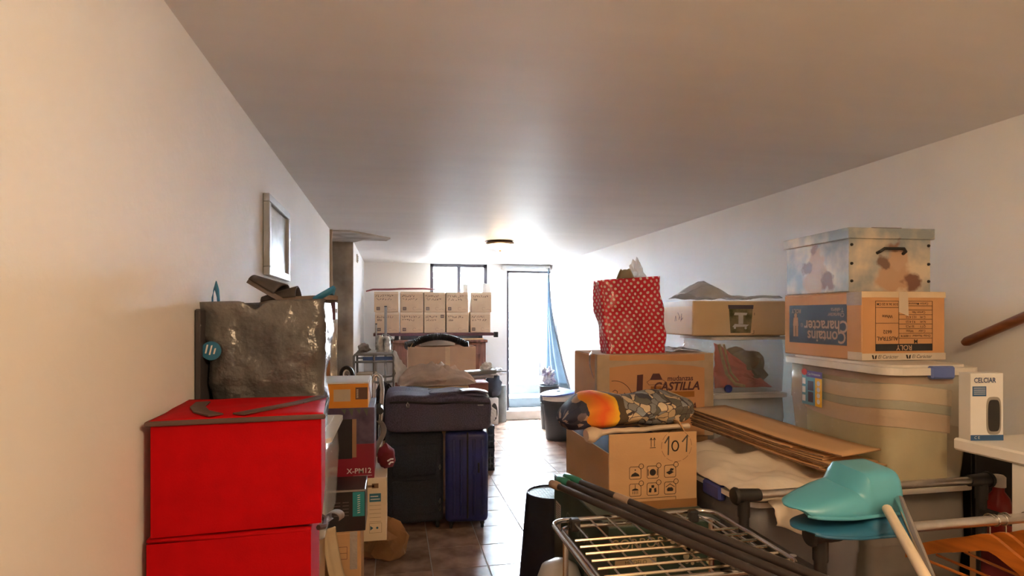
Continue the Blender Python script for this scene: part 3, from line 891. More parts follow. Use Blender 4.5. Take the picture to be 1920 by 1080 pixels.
lt.build('shiny_flap', M('shiny_violet_pouch', (0.10, 0.08, 0.12), 0.36, var=0.2), sc_, smooth=True, solid=0.012)

# crates behind the navy suitcase
crate_m = M('dark_crate', (0.018, 0.03, 0.05), 0.5, var=0.2)
def crate(label, loc, w=0.37, d=0.36, h=0.215):
    t = thing('plastic_crate', label, 'crate', loc, 0, 'stacked dark plastic crates')
    box('base', crate_m, t, 0, w, 0, d, 0, 0.012)
    r_ = MB()
    for z in (0.0, 0.06, 0.12, 0.185):
        hh = 0.03 if z in (0.0, 0.185) else 0.012
        r_.box(0, w, 0, 0.012, z, z + hh).box(0, w, d - 0.012, d, z, z + hh)
        r_.box(0, 0.012, 0.012, d - 0.012, z, z + hh).box(w - 0.012, w, 0.012, d - 0.012, z, z + hh)
    r_.build('rails', crate_m, t)
    p_ = MB()
    for k in range(13):
        x = 0.006 + (w - 0.02) * k / 12
        p_.box(x, x + 0.009, 0.001, 0.011, 0, h).box(x, x + 0.009, d - 0.011, d - 0.001, 0, h)
        y = 0.013 + (d - 0.036) * k / 12
        p_.box(0.001, 0.011, y, y + 0.009, 0, h).box(w - 0.011, w - 0.001, y, y + 0.009, 0, h)
    p_.build('uprights', crate_m, t)
    return t
crate('lower dark plastic crate on the floor behind the navy suitcase', (0.60, 5.66, 0))
crate('upper dark plastic crate stacked behind the navy suitcase', (0.60, 5.66, 0.217))
wf = MB()
for k in range(4):
    wf.grid(4, 6, lambda u, v, k=k: Vector((0.90 + 0.02 * k + 0.05 * u, 5.68 + 0.03 * k + 0.02 * v, 0.4345 + 0.02 * k + 0.11 * v - 0.04 * u * v)))
tag(wf.build('crumpled_film', M('white_film', (0.8, 0.8, 0.82), 0.3, var=0.05), None, smooth=True, solid=0.002), 'crumpled white plastic film on top of the dark crates', 'film')

# carton under the cloth bundle, bundle, grey board
carton('carton', 'brown carton hidden under the beige cloth bundle', 'carton', (0.06, 4.80, 0), 0.55, 0.38, 0.93)
bu = thing('cloth_bundle', 'crumpled beige dust sheet bundled behind the top suitcase', 'cloth', (0.36, 4.99, 0.93))
bm_ = MB()
def bfn(u, v):
    a = 2 * PI * u
    t = v * 2 - 1
    rx = 0.325 * (1 - abs(t) ** 2.6) ** 0.5 if abs(t) < 1 else 0
    x = t * 0.33
    prof = max(0.0, 1 - abs(t) ** 3) ** 0.5
    hgt = 0.165 * prof * (1 - 0.45 * max(0, t))
    y = math.cos(a) * 0.19 * prof
    z = max(0.0, math.sin(a)) * hgt + 0.022 * nz(x * 3, y * 14, 1, 1.8, 6) * prof + 0.018 * (1 - 2 * abs(math.sin(y * 26 + 5 * nz(x * 4, y * 5, 0) + 3 * x))) * prof
    k = 1 + 0.13 * (1 - 2 * abs(math.sin(a * 4.5 + 2.4 * nz(x * 5, a, 0, 1.0, 3) + 2.5 * x))) + 0.10 * nz(x * 9, a * 1.3, 2, 1.0, 8)
    return Vector((x + 0.02 * nz(y * 8, z * 8, x * 3, 1, 2), y * k, max(0.001, z * k)))
bm_.grid(80, 60, bfn, wrap=True)
bm_.build('folds', M('beige_sheet', (0.56, 0.44, 0.35), 0.9, var=0.1, bump=0.5, bscale=22), bu, smooth=True, sharp=2)
wt = MB()
wt.grid(12, 14, lambda u, v: Vector((-0.345 + 0.10 * u + 0.02 * nz(u * 5, v * 5, 0), -0.06 + 0.10 * u, 0.02 + 0.27 * v * (1 - 0.6 * u) + 0.02 * nz(u * 6, v * 6, 3))))
wt.build('white_tissue', M('white_tissue', (0.72, 0.70, 0.67), 0.8), bu, smooth=True, solid=0.003)
gr = MB().box(0, 0.30, 0, 0.16, 0, 0.035, 0.008, mtx=Matrix.Rotation(-0.05, 4, 'Y'))
gr.box(0.30, 0.40, 0.06, 0.085, 0.022, 0.034)
g_o = tag(gr.build('grey_tray', M('grey_tray', (0.20, 0.20, 0.19), 0.4), None), 'grey tray with a thin handle sticking out right of the cloth bundle', 'tray')
g_o.location = (0.62, 5.24, 0.965)
wq = MB()
wq.grid(12, 8, lambda u, v: Vector((0.52 + 0.38 * u, 5.26 + 0.12 * v, 0.935 + 0.035 * u + 0.012 * nz(u * 5, v * 4, 0) - 0.03 * math.sin(PI * v))))
tag(wq.build('white_wrapping', M('white_wrap', (0.72, 0.72, 0.74), 0.45), None, smooth=True, solid=0.004), 'white wrapping sheet under the grey tray', 'sheet')
carton('carton', 'brown carton below the brick red box behind the suitcases', 'carton', (0.63, 5.22, 0), 0.20, 0.36, 0.80)
rbx = thing('red_box', 'brick red box behind the right end of the top suitcase', 'box', (0.67, 5.26, 0.80))
box('body', M('brick_card', (0.24, 0.075, 0.055), 0.6, var=0.1), rbx, 0, 0.175, 0, 0.25, 0, 0.088, 0.002)
box('lid', M('brick_lid', (0.28, 0.09, 0.07), 0.6), rbx, -0.003, 0.178, -0.003, 0.253, 0.089, 0.10, 0.002)
tj = MB()
tj.lump((0.83, 5.30, 1.03), (0.05, 0.05, 0.045), 0.6, 3, 3, 3, flat=1.002)
tag(tj.build('tissue_ball', M('tissue', (0.8, 0.8, 0.8), 0.8), None, smooth=True), 'crumpled white tissue on the grey tray', 'tissue')

# open carton with hose and white box behind the bundle
carton('carton', 'brown carton hidden under the open hose carton', 'carton', (0.16, 6.17, 0), 0.70, 0.42, 0.76)
hb_ = thing('open_carton', 'open brown carton holding a black hose behind the cloth bundle', 'carton', (0.155, 6.15, 0.7615))
ho = MB()
w, d, h = 0.70, 0.42, 0.415
ho.box(0, w, 0, 0.006, 0, h).box(0, w, d - 0.006, d, 0, h).box(0, 0.006, 0.006, d - 0.006, 0, h).box(w - 0.006, w, 0.006, d - 0.006, 0, h).box(0, w, 0, d, 0, 0.006)
ho.build('body', M('rosy_cardboard', (0.56, 0.38, 0.27), 0.75, var=0.08, scale=4), hb_)
MB().prism([(0, 0), (d, 0), (d - 0.05, 0.10), (0.04, 0.10)], 0.004, mtx=Matrix.Translation((0.0, 0, h - 0.05)) @ Matrix.Rotation(PI / 2, 4, 'Z') @ Matrix.Rotation(PI / 2 + 0.5, 4, 'X')).build('flap', carton_p, hb_)
decal('tape', rect(0.38, 0.43, 0.05, h), tape_m, hb_, front())
hz_ = thing('vacuum_hose', 'black corrugated hose arching over the open carton', 'hose', (0, 0, 0))
hp = []
for k in range(90):
    t = k / 89
    hp.append((lerp(0.19, 0.80, t), 6.32 + 0.04 * math.sin(t * 3), 1.19 + 0.085 * math.sin(PI * min(1.0, t * 1.05)) ** 0.8))
MB().tube(hp, [0.031 + (0.009 if k % 2 else 0) for k in range(90)], 14).build('corrugated_tube', M('hose_black', (0.02, 0.02, 0.025), 0.5), hz_, smooth=True)
MB().tube([(0.14, 6.30, 1.185), (0.21, 6.325, 1.20)], 0.046, 18, caps=True).build('collar', black_m, hz_, smooth=True)
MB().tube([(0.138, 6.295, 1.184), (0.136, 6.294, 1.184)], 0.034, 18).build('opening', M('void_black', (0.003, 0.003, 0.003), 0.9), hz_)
wb_ = thing('white_box', 'long white box lying behind the black hose', 'box', (0.30, 6.40, 1.178), 0.12)
box('body', white_c, wb_, 0, 0.37, 0, 0.16, 0, 0.075, 0.002)
box('lid', white_p, wb_, -0.002, 0.372, -0.002, 0.162, 0.076, 0.094, 0.002)

# grey tube trolley with silver bundle near the pillar
gt = thing('tube_trolley', 'grey tubular metal trolley in front of the bare pillar', 'trolley', (0, 0, 0))
for y in (5.02, 5.48):
    MB().tube([(-0.31, y, 0.0), (-0.31, y, 1.165), (-0.30, y, 1.18), (-0.0, y, 1.18), (0.012, y, 1.165), (0.012, y, 0.98), (0.0, y, 0.955), (-0.05, y, 0.95), (-0.31, y, 0.945)], 0.011, 8).build('side_frame', greypaint_m, gt, smooth=True)
    MB().tube([(-0.15, y, 0.0), (-0.15, y, 1.18)], 0.009, 8).build('upright', greypaint_m, gt, smooth=True)
    MB().tube([(-0.31, y, 1.12), (0.012, y, 1.12)], 0.010, 8).build('cross_bar', greypaint_m, gt, smooth=True)
for x in (-0.31, 0.012):
    MB().tube([(x, 5.02, 1.165), (x, 5.48, 1.165)], 0.010, 8).build('cross_bar', greypaint_m, gt, smooth=True)
MB().tube([(0.012, 5.48, 0.0), (0.012, 5.48, 0.96)], 0.010, 8).build('upright', greypaint_m, gt, smooth=True)
box('tray', greypaint_m, gt, -0.30, 0.0, 5.03, 5.47, 1.186, 1.192)
box('blue_panel', M('blue_plastic', (0.06, 0.12, 0.32), 0.5), gt, -0.24, 0.0, 5.035, 5.045, 1.13, 1.16)
box('end_cap', M('pale_blue_plastic', (0.35, 0.50, 0.65), 0.5), gt, 0.02, 0.045, 5.0, 5.03, 1.135, 1.175, 0.004)
box('lower_shelf', greypaint_m, gt, -0.30, 0.0, 5.03, 5.47, 0.60, 0.61)
carton('carton', 'small brown carton on the lower shelf of the grey trolley', 'carton', (-0.295, 5.05, 0.61), 0.16, 0.3, 0.40, carton_p)
sb = thing('silver_bundle', 'pair of silver foil wrapped packages on the grey trolley', 'package', (-0.07, 5.18, 1.192), 0.2)
silv = M('silver_foil', (0.60, 0.58, 0.55), 0.3, 0.6, var=0.25, scale=14, bump=0.7, bscale=30)
for x, s, hh in ((-0.035, 1, 0.075), (0.022, 2, 0.068)):
    m = MB()
    m.grid(20, 14, lambda u, v, x=x, s=s, hh=hh: Vector((x + math.cos(2 * PI * u) * 0.034 * (1 - 0.45 * v ** 3) * (1 + 0.5 * nz(math.cos(u * 6.28), math.sin(u * 6.28), v * 4, 1.9, s)),
           math.sin(2 * PI * u) * 0.045 * (1 - 0.4 * v ** 3), v * hh * 1.9)), wrap=True, capv=True)
    m.build('foil_roll', silv, sb, smooth=True)
MB().tube([(-0.06, 0.01, 0.10), (-0.02, -0.04, 0.15), (0.03, -0.03, 0.145), (0.07, 0.02, 0.12), (0.085, 0.03, 0.08)], 0.004, 6).build('cord', M('grey_cord', (0.25, 0.27, 0.26), 0.6), sb, smooth=True)
gl_ = MB()
gl_.lump((-0.235, 5.16, 1.225), (0.05, 0.05, 0.04), 0.4, 2.2, 21, 3, flat=1.1925)
tag(gl_.build('grey_pouch', M('grey_cloth', (0.26, 0.22, 0.20), 0.85, var=0.2), None, smooth=True), 'small crumpled grey pouch on the trolley beside the silver bundle', 'pouch')
# dark bags under and right of the trolley
for lab, c, rd, sd in (('black backpack slumped behind the chrome trolley', (-0.07, 4.90, 0.74), (0.11, 0.07, 0.20), 2), ('dark navy duffel bag behind the aubergine suitcase', (-0.10, 4.74, 0.68), (0.11, 0.07, 0.16), 7)):
    t = thing('soft_bag', lab, 'bag', (0, 0, 0))
    MB().lump(c, rd, 0.22, 1.7, sd, 4, flat=0.5215).build('body', fab_b, t, smooth=True)
    MB().tube([(c[0] - 0.06, c[1] - rd[1] * 0.9, c[2] + rd[2] * 0.55), (c[0] - 0.03, c[1] - rd[1] * 1.05, c[2] + rd[2] * 0.9), (c[0] + 0.04, c[1] - rd[1] * 0.7, c[2] + rd[2] * 1.06), (c[0] + 0.09, c[1] - rd[1] * 0.6, c[2] + rd[2] * 0.7)], 0.008, 6).build('strap', fab_b, t, smooth=True)
carton('carton', 'brown carton hidden below the dark soft bags', 'carton', (-0.20, 4.66, 0), 0.25, 0.34, 0.52)

# ---------------------------------------------------------------- far end: sideboard, board and ten cartons
wood_m = M('mahogany', (0.13, 0.045, 0.03), 0.4, var=0.3, scale=5, stretch=(6, 6, 0.7), col2=(0.22, 0.085, 0.055))
sbd = thing('sideboard', 'reddish brown wooden sideboard with panel doors against the back wall', 'sideboard', (0.0, 7.66, 0))
box('carcass', wood_m, sbd, 0, 1.20, 0.02, 0.45, 0.06, 1.15, 0.004)
box('top', wood_m, sbd, -0.02, 1.22, -0.01, 0.46, 1.15, 1.185, 0.006)
box('plinth', wood_m, sbd, 0.02, 1.18, 0.04, 0.43, 0, 0.06)
for k in range(4):
    x0 = 0.02 + 0.29 * k
    dd = box('door', wood_m, sbd, x0, x0 + 0.28, 0.0, 0.02, 0.10, 1.12, 0.004)
    fr = MB()
    for a0, a1, b0, b1 in ((0.045, 0.235, 0.12, 0.135), (0.045, 0.235, 0.945, 0.96), (0.045, 0.06, 0.12, 0.96), (0.22, 0.235, 0.12, 0.96)):
        fr.box(x0 + a0, x0 + a1, -0.008, 0.0, 0.10 + b0 - 0.05, 0.10 + b1 - 0.05)
    fr.build('moulding', wood_m, dd)
    MB().lathe([(0, 0), (0.006, 0), (0.006, 0.012), (0.012, 0.018), (0.008, 0.026), (0, 0.027)], 12, mtx=Matrix.Translation((x0 + (0.26 if k % 2 == 0 else 0.02), 0, 0.7)) @ Matrix.Rotation(PI / 2, 4, 'X')).build('knob', bronze_m, dd, smooth=True)
bdo = thing('long_board', 'dark maroon board carrying the ten cartons above the sideboard', 'board', (0, 0, 0))
box('plank', M('maroon_board', (0.085, 0.022, 0.03), 0.5, var=0.2), bdo, -0.24, 1.32, 7.74, 8.16, 1.238, 1.276, 0.003)
for x in (0.03, 1.12):
    box('batten', M('slate_batten', (0.05, 0.055, 0.075), 0.6), bdo, x, x + 0.05, 7.78, 8.10, 1.186, 1.238)
box('clamp', black_m, bdo, 1.322, 1.375, 7.74, 7.80, 1.215, 1.285, 0.004)
box('long_strip', M('slate_strip', (0.07, 0.07, 0.085), 0.6), bdo, 0.1, 1.1, 7.76, 7.775, 1.19, 1.237)
o = box('pale_plank', carton_y, None, 0.88, 1.17, 7.68, 7.73, 1.186, 1.205, 0.002)
tag(o, 'pale wooden plank lying on the sideboard edge', 'plank')
rng = random.Random(5)
edges = [(-0.224, 0.088), (0.098, 0.395), (0.403, 0.682), (0.690, 0.985), (1.006, 1.280)]
cols = ['leftmost', 'second from left', 'middle', 'fourth from left', 'rightmost']
for row in (0, 1):
    for c in range(5):
        x0, x1 = edges[c]
        x0 += rng.uniform(0, 0.006)
        dx = (-0.012 if (row and c == 0) else 0.0) + (0.012 if row and c == 4 else 0)
        hh = 0.268 if row == 0 else 0.262
        t = carton('carton', 'taped pale carton with handwriting, %s of the %s row on the board' % (cols[c], 'upper' if row else 'lower'), 'carton',
                   (x0 + dx, 7.765 + rng.uniform(0, 0.02), 1.277 + row * 0.270), x1 - x0 - 0.004, 0.34, hh, carton_p, rz=rng.uniform(-0.03, 0.03) if row else 0, group='ten pale cartons on the board')
        fc = front()
        w = x1 - x0
        sxp = (0.05, 0.05, 0.045, 0.045, 0.045)[c] if not (row == 0 and c == 2) else 0.235
        szp = 0.045 if not (row == 0 and c == 2) else 0.215
        if not (row == 1 and c == 4) and not (row == 0 and c == 3):
            decal('stamp', rect(sxp - 0.022, sxp + 0.022, szp - 0.02, szp + 0.02), M('stamp_ink', (0.06, 0.04, 0.045), 0.7) if 'stamp_ink' not in bpy.data.materials else bpy.data.materials['stamp_ink'], t, fc)
            ink('stamp_lines', [[(sxp - 0.015, szp + q), (sxp + 0.015, szp + q)] for q in (-0.006, 0.006)], 0.005, carton_p, t, fc, off=0.001)
        ink('handwriting', scribble(0.02, 0.195, w * (0.5 + 0.3 * rng.random()), 0.026, 8, rng) + scribble(0.03, 0.155, w * 0.6 * rng.random() + 0.05, 0.022, 6, rng), 0.0055, M('faded_ink', (0.16, 0.10, 0.075), 0.7) if 'faded_ink' not in bpy.data.materials else bpy.data.materials['faded_ink'], t, fc)
        ink('drawing', [circ(w * 0.6, 0.045, 0.02, 12, 0.3, 5.5), [(w * 0.6 + 0.02, 0.03), (w * 0.6 + 0.06, 0.04), (w * 0.6 + 0.09, 0.03)]], 0.002, bpy.data.materials['faded_ink'], t, fc)
        decal('tape', rect(0.0, w - 0.006, hh - 0.03, hh - 0.002), M('pale_tape', (0.62, 0.47, 0.33), 0.35) if 'pale_tape' not in bpy.data.materials else bpy.data.materials['pale_tape'], t, fc, off=0.0002)
rp = MB()
pts = [(-0.32 + 0.085 * k, 7.86, 1.812 + 0.055 * math.sin(PI * min(1, max(0, (k - 1) / 9.0))) ** 0.6 if k > 0 else 1.80) for k in range(12)]
pts = [(-0.335, 7.84, 1.815), (-0.25, 7.85, 1.838), (-0.05, 7.87, 1.842), (0.12, 7.88, 1.852), (0.4, 7.9, 1.858), (0.62, 7.92, 1.845)]
rp.tube(pts, [0.009, 0.012, 0.013, 0.013, 0.012, 0.008], 8)
tag(rp.build('red_pole', M('dark_red_paint', (0.16, 0.03, 0.035), 0.45), None, smooth=True), 'thin dark red pole lying across the tops of the upper cartons', 'pole')
for lab, x, h in (('narrow white foam block standing on the fourth upper carton', 0.925, 0.115), ('wide white foam block standing on the rightmost upper carton', 1.19, 0.125)):
    t = thing('foam_block', lab, 'foam block', (x, 7.90, 1.812))
    box('slab', white_p, t, 0, 0.04, 0, 0.08, 0, h, 0.004)
    box('slab', white_p, t, 0.042, 0.07 if x < 1 else 0.105, 0.005, 0.075, 0, h * 0.96, 0.004)
for lab, x, z0, z1, r_ in (('tall grey metal post in front of the leftmost cartons', -0.085, 0, 1.61, 0.017), ('short dark post at the left of the cartons', -0.20, 0, 1.39, 0.011)):
    t = thing('metal_post', lab, 'post', (x, 7.62, 0))
    MB().tube([(0, 0, z0), (0, 0, z1)], r_, 10).build('tube', greypaint_m, t, smooth=True)
    MB().lathe([(0, 0), (r_ * 2.2, 0), (r_ * 2.2, 0.012), (r_, 0.016), (0, 0.016)], 14).build('foot', black_m, t, smooth=True)
    MB().lathe([(0, z1), (r_ * 1.1, z1), (r_ * 1.1, z1 + 0.012), (0, z1 + 0.016)], 12).build('cap', black_m, t, smooth=True)
# objects by the door, left
ro = thing('carpet_roll', 'upright grey carpet roll with a ring end on the kerb by the door', 'roll', (1.50, 8.26, 0.0))
MB().lathe([(0.03, 0.0), (0.078, 0.0), (0.08, 0.01), (0.08, 0.505), (0.076, 0.515), (0.046, 0.515), (0.046, 0.49), (0.03, 0.49), (0.03, 0.0)], 28).build('roll', M('grey_felt', (0.13, 0.125, 0.11), 0.95, var=0.15, bump=0.2), ro, smooth=True)
MB().tube([(0.036 * math.cos(a), 0.036 * math.sin(a), 0.512) for a in [2 * PI * k / 20 for k in range(20)]], 0.012, 8, closed=True).build('ring', M('pale_ring', (0.4, 0.4, 0.38), 0.5), ro, smooth=True)
ap = thing('fan_heater', 'white fan heater with a black front grille on the floor by the kerb', 'heater', (1.30, 8.02, 0.0))
MB().box(0, 0.13, 0, 0.12, 0.0, 0.37, 0.012, seg=2).build('housing', white_p, ap, smooth=True)
MB().prism(circ(0.07, 0.18, 0.045, 20, ry=0.12), 0.008, mtx=front()).build('grille', black_m, ap)
decal('red_light', rect(0.075, 0.09, 0.16, 0.21), M('red_lamp', (0.5, 0.02, 0.06), 0.4), ap, front(-0.009))
dp = MB()
dp.lump((1.37, 8.09, 0.53), (0.11, 0.09, 0.17), 0.35, 2.2, 6, 3, flat=0.372)
tag(dp.build('black_bag', fab_b, None, smooth=True), 'black crumpled bag heaped on the white fan heater', 'bag')
wp = MB()
wp.lump((1.42, 8.05, 0.715), (0.095, 0.06, 0.06), 0.8, 2.6, 15, 3, flat=0.68)
tag(wp.build('plastic_bag', M('thin_white_plastic', (0.8, 0.8, 0.82), 0.4, alpha=0.9), None, smooth=True, sharp=0.5), 'crumpled white plastic bag on the black bag by the door', 'bag')
cbx = MB()
cbx.tube([(1.215, 7.70, 0.86), (1.25, 7.68, 0.865), (1.262, 7.68, 0.83), (1.255, 7.68, 0.76), (1.235, 7.69, 0.71), (1.213, 7.70, 0.69)], 0.006, 8)
tag(cbx.build('white_cable', white_p, None, smooth=True), 'white cable loop hanging at the right end of the sideboard', 'cable')

# objects by the door, right: pedal bin and black buckets with a plastic bag
bn = thing('waste_bin', 'black round waste bin with a tilted white and blue lid near the doorway', 'bin', (1.985, 6.95, 0))
MB().lathe([(0, 0.0), (0.15, 0.0), (0.158, 0.02), (0.192, 0.455), (0.20, 0.46), (0.20, 0.475), (0.186, 0.475), (0.15, 0.03), (0, 0.03)], 36).build('body', M('bin_black', (0.02, 0.02, 0.025), 0.45), bn, smooth=True)
lm = Matrix.Translation((0.0, 0, 0.478)) @ Matrix.Rotation(0.0, 4, 'Y')
ll = MB().lathe([(0.188, 0), (0.20, 0.004), (0.205, 0.055), (0.19, 0.075), (0, 0.082), (0, 0.06), (0.18, 0.05), (0.185, 0)], 36)
lo_b = ll.build('lid', white_p, bn, smooth=True, mtx=lm)
MB().lathe([(0.207, 0.058), (0.214, 0.064), (0.21, 0.078), (0.17, 0.092), (0, 0.098), (0, 0.085), (0.19, 0.07)], 36).build('blue_rim', M('lid_blue', (0.06, 0.09, 0.28), 0.3), lo_b, smooth=True, mtx=Matrix.Translation((-0.01, 0, 0.012)) @ Matrix.Rotation(-0.10, 4, 'Y'))
MB().lathe([(0, 0.092), (0.022, 0.094), (0.02, 0.104), (0, 0.106)], 16, mtx=Matrix.Translation((-0.02, -0.05, 0.012))).build('lid_button', black_m, lo_b, smooth=True)
for s in (-1, 1):
    MB().tube([(s * 0.195, -0.03, 0.44), (s * 0.222, -0.025, 0.445), (s * 0.222, 0.025, 0.445), (s * 0.195, 0.03, 0.44)], 0.008, 6).build('lug', M('bin_lug', (0.03, 0.03, 0.035), 0.45), bn, smooth=True)
bk = thing('bucket_stack', 'dark bucket with bunched contents beside the curtain', 'bucket', (2.04, 7.62, 0))
MB().lathe([(0, 0), (0.10, 0), (0.13, 0.56), (0.137, 0.57), (0.128, 0.58), (0.098, 0.02), (0, 0.02)], 24).build('bucket', M('bucket_black', (0.03, 0.03, 0.035), 0.4), bk, smooth=True)
MB().tube([(0.13 * math.cos(a), 0.13 * math.sin(a) - 0.0, 0.57 - 0.10 * math.sin(a / 1.0) * 0.6) for a in [PI * k / 14 for k in range(15)]], 0.005, 6).build('bail', steel_m, bk, smooth=True)
pbm = MB()
pbm.lump((2.03, 7.60, 0.68), (0.075, 0.08, 0.13), 0.7, 2.8, 31, 3, flat=0.585)
tag(pbm.build('plastic_flowers', M('white_violet_petals', (0.30, 0.24, 0.42), 0.6, var=0.3, scale=24, col2=(0.85, 0.84, 0.86)), None, smooth=False), 'bunch of white and violet plastic flowers in the dark bucket', 'flowers')
# ---------------------------------------------------------------- right side, back: removal carton with the spotted bag
carton('carton', 'plain brown carton on the floor below the removal carton', 'carton', (1.06, 2.87, 0), 0.58, 0.36, 0.43)
carton('carton', 'plain brown carton directly below the removal carton', 'carton', (1.06, 2.87, 0.431), 0.58, 0.36, 0.438)
MW, MD, MH = 0.643, 0.385, 0.433
mv = thing('removal_carton', 'large brown removal carton printed CASTILLA below the red spotted bag', 'carton', (1.017, 2.855, 0.87))
box('body', M('removal_cardboard', (0.72, 0.37, 0.165), 0.72, var=0.07, scale=3), mv, 0, MW, 0, MD, 0, MH - 0.004, 0.004)
for y0, y1 in ((0.002, MD / 2 - 0.001), (MD / 2 + 0.001, MD - 0.002)):
    box('flap', carton_p, mv, 0.002, MW - 0.002, y0, y1, MH - 0.0045, MH, 0.001)
f = front()
tp = [rect(-0.001, 0.065, 0.0, MH), rect(MW - 0.05, MW + 0.001, 0.0, MH)]
for q in tp:
    decal('tape', q, tape_m, mv, f)
decal('tape', [[(0.0, MH - 0.075), (0.18, MH - 0.055), (0.30, MH - 0.05), (0.50, MH - 0.062), (MW, MH - 0.085), (MW, MH - 0.035), (0.5, MH - 0.042), (0.3, MH - 0.03), (0.18, MH - 0.035), (0, MH - 0.028)]], tape_m, mv, f, off=0.0008)
decal('tape', rect(MD - 0.035, MD + 0.001, 0.0, MH), tape_m, mv, left(MD))
text('print_small', 'mudanzas', 0.037, brownink_m, mv, f, 0.455, MH - 0.130, bold=0.02)
text('print_large', 'CASTILLA', 0.060, brownink_m, mv, f, 0.432, MH - 0.172, bold=0.03, shear=0.25)
decal('print_bar', rect(0.245, 0.535, MH - 0.228, MH - 0.198), M('orange_bar', (0.45, 0.17, 0.03), 0.7), mv, f)
text('print_line', 'A LA CASTELLANA', 0.048, brownink_m, mv, f, 0.40, MH - 0.278, bold=0.03, shear=0.2, sx=0.72)
ink('print_tiny', [[(0.265, MH - 0.238), (0.305, MH - 0.238)], [(0.268, MH - 0.243), (0.30, MH - 0.243)]], 0.003, brownink_m, mv, f)
decal('print_stripe', [(0.205, MH - 0.36), (0.238, MH - 0.36), (0.248, MH - 0.105), (0.215, MH - 0.108)], brownink_m, mv, f)
decal('print_roof', [(0.285, MH - 0.135), (0.355, MH - 0.135), (0.338, MH - 0.102), (0.302, MH - 0.102)], brownink_m, mv, f)
ink('print_house', [[(0.285, MH - 0.135), (0.268, MH - 0.145), (0.28, MH - 0.16), (0.36, MH - 0.16), (0.372, MH - 0.145), (0.355, MH - 0.135)]], 0.002, brownink_m, mv, f)
decal('print_door', rect(0.29, 0.35, MH - 0.188, MH - 0.168), M('orange_print', (0.42, 0.16, 0.04), 0.7), mv, f)
ink('marker_number', [[(0.082, MH - 0.19), (0.095, MH - 0.182), (0.108, MH - 0.19), (0.105, MH - 0.205), (0.085, MH - 0.225), (0.09, MH - 0.238), (0.112, MH - 0.24)],
                      [(0.132, MH - 0.213), (0.148, MH - 0.198), (0.143, MH - 0.25)], circ(0.09, MH - 0.235, 0.10, 20, 0.1, 1.7)], 0.0025, ink_m, mv, f)
ink('marker_number', [[(0.30, MH - 0.20), (0.30, MH - 0.27)], [(0.285, MH - 0.215), (0.30, MH - 0.20), (0.315, MH - 0.215)], circ(0.335, MH - 0.24, 0.045, 18),
                      [(0.32, MH - 0.22), (0.332, MH - 0.215), (0.33, MH - 0.235), (0.318, MH - 0.255), (0.335, MH - 0.258)], [(0.345, MH - 0.22), (0.35, MH - 0.258)]], 0.0025, ink_m, mv, left(MD))
pl = MB()
pl.grid(6, 10, lambda u, v: Vector((-0.004 - 0.012 * math.sin(v * 3) - 0.006 * u, MD - 0.27 - 0.08 * v - 0.06 * u * (1 - v), MH - 0.005 - 0.12 * v + 0.02 * u)))
pl.build('loose_tape', cleartape_m, mv, smooth=True, solid=0.001)

def dots_material():
    m = M('red_spotted_foil', (0.62, 0.018, 0.035), 0.32, var=0.08, coat=0.2, bump=0.35, bscale=16)
    nt, p, L = nodes_of(m)
    base = p.inputs['Base Color'].links[0].from_socket
    uv = nt.nodes.new('ShaderNodeUVMap')
    uv.uv_map = 'UVMap'
    mp = nt.nodes.new('ShaderNodeMapping')
    mp.inputs['Rotation'].default_value = (0, 0, 0.72)
    mp.inputs['Scale'].default_value = (38, 38, 38)
    L(uv.outputs[0], mp.inputs[0])
    fr = nt.nodes.new('ShaderNodeVectorMath')
    fr.operation = 'FRACTION'
    L(mp.outputs[0], fr.inputs[0])
    sb_ = nt.nodes.new('ShaderNodeVectorMath')
    sb_.operation = 'DISTANCE'
    sb_.inputs[1].default_value = (0.5, 0.5, 0)
    sx = nt.nodes.new('ShaderNodeSeparateXYZ')
    L(fr.outputs[0], sx.inputs[0])
    cx = nt.nodes.new('ShaderNodeCombineXYZ')
    L(sx.outputs[0], cx.inputs[0])
    L(sx.outputs[1], cx.inputs[1])
    L(cx.outputs[0], sb_.inputs[0])
    lt_ = nt.nodes.new('ShaderNodeMath')
    lt_.operation = 'LESS_THAN'
    lt_.inputs[1].default_value = 0.27
    L(sb_.outputs['Value'], lt_.inputs[0])
    mx = nt.nodes.new('ShaderNodeMix')
    mx.data_type = 'RGBA'
    mx.inputs['B'].default_value = (0.80, 0.66, 0.56, 1)
    L(lt_.outputs[0], mx.inputs['Factor'])
    L(base, mx.inputs['A'])
    L(mx.outputs['Result'], p.inputs['Base Color'])
    return m
sg = thing('gift_bag', 'red gift bag with white spots standing on the removal carton', 'bag', (1.262, 2.975, 1.304), math.radians(3))
bag('bag_body', dots_material(), sg, (0, 0, 0), (0.335, 0.13), (0.355, 0.11), 0.395, n=7, amp=0.022, seed=5, lean=(-0.035, 0.02), rim=lambda xn, y: 0.028 * xn, nu=96, nv=44, crease=0.012)
pp_ = MB()
pp_.grid(10, 10, lambda u, v: Vector((-0.04 + 0.13 * (u - 0.5) * (1 - 0.65 * v ** 2), 0.02 + 0.02 * math.sin(u * 5), 0.30 + 0.145 * v + 0.012 * nz(u * 4, v * 3, 0))))
pp_b = pp_.build('paper_wrap', M('olive_paper', (0.36, 0.29, 0.18), 0.8, var=0.2), None, smooth=True, solid=0.004)
pp_b.matrix_world = sg.matrix_basis.copy()
tag(pp_b, 'brown paper wrap sticking out of the red spotted bag', 'paper')
cl = MB()
cl.lump((1.288, 2.995, 1.715), (0.035, 0.03, 0.075), 0.7, 2.6, 11, 3)
tag(cl.build('clear_wrap', M('cellophane', (0.85, 0.86, 0.88), 0.12, var=0.05, alpha=0.6), None, smooth=True, sharp=0.5), 'clear cellophane bunch sticking up from the spotted bag', 'wrap')
fl = MB()
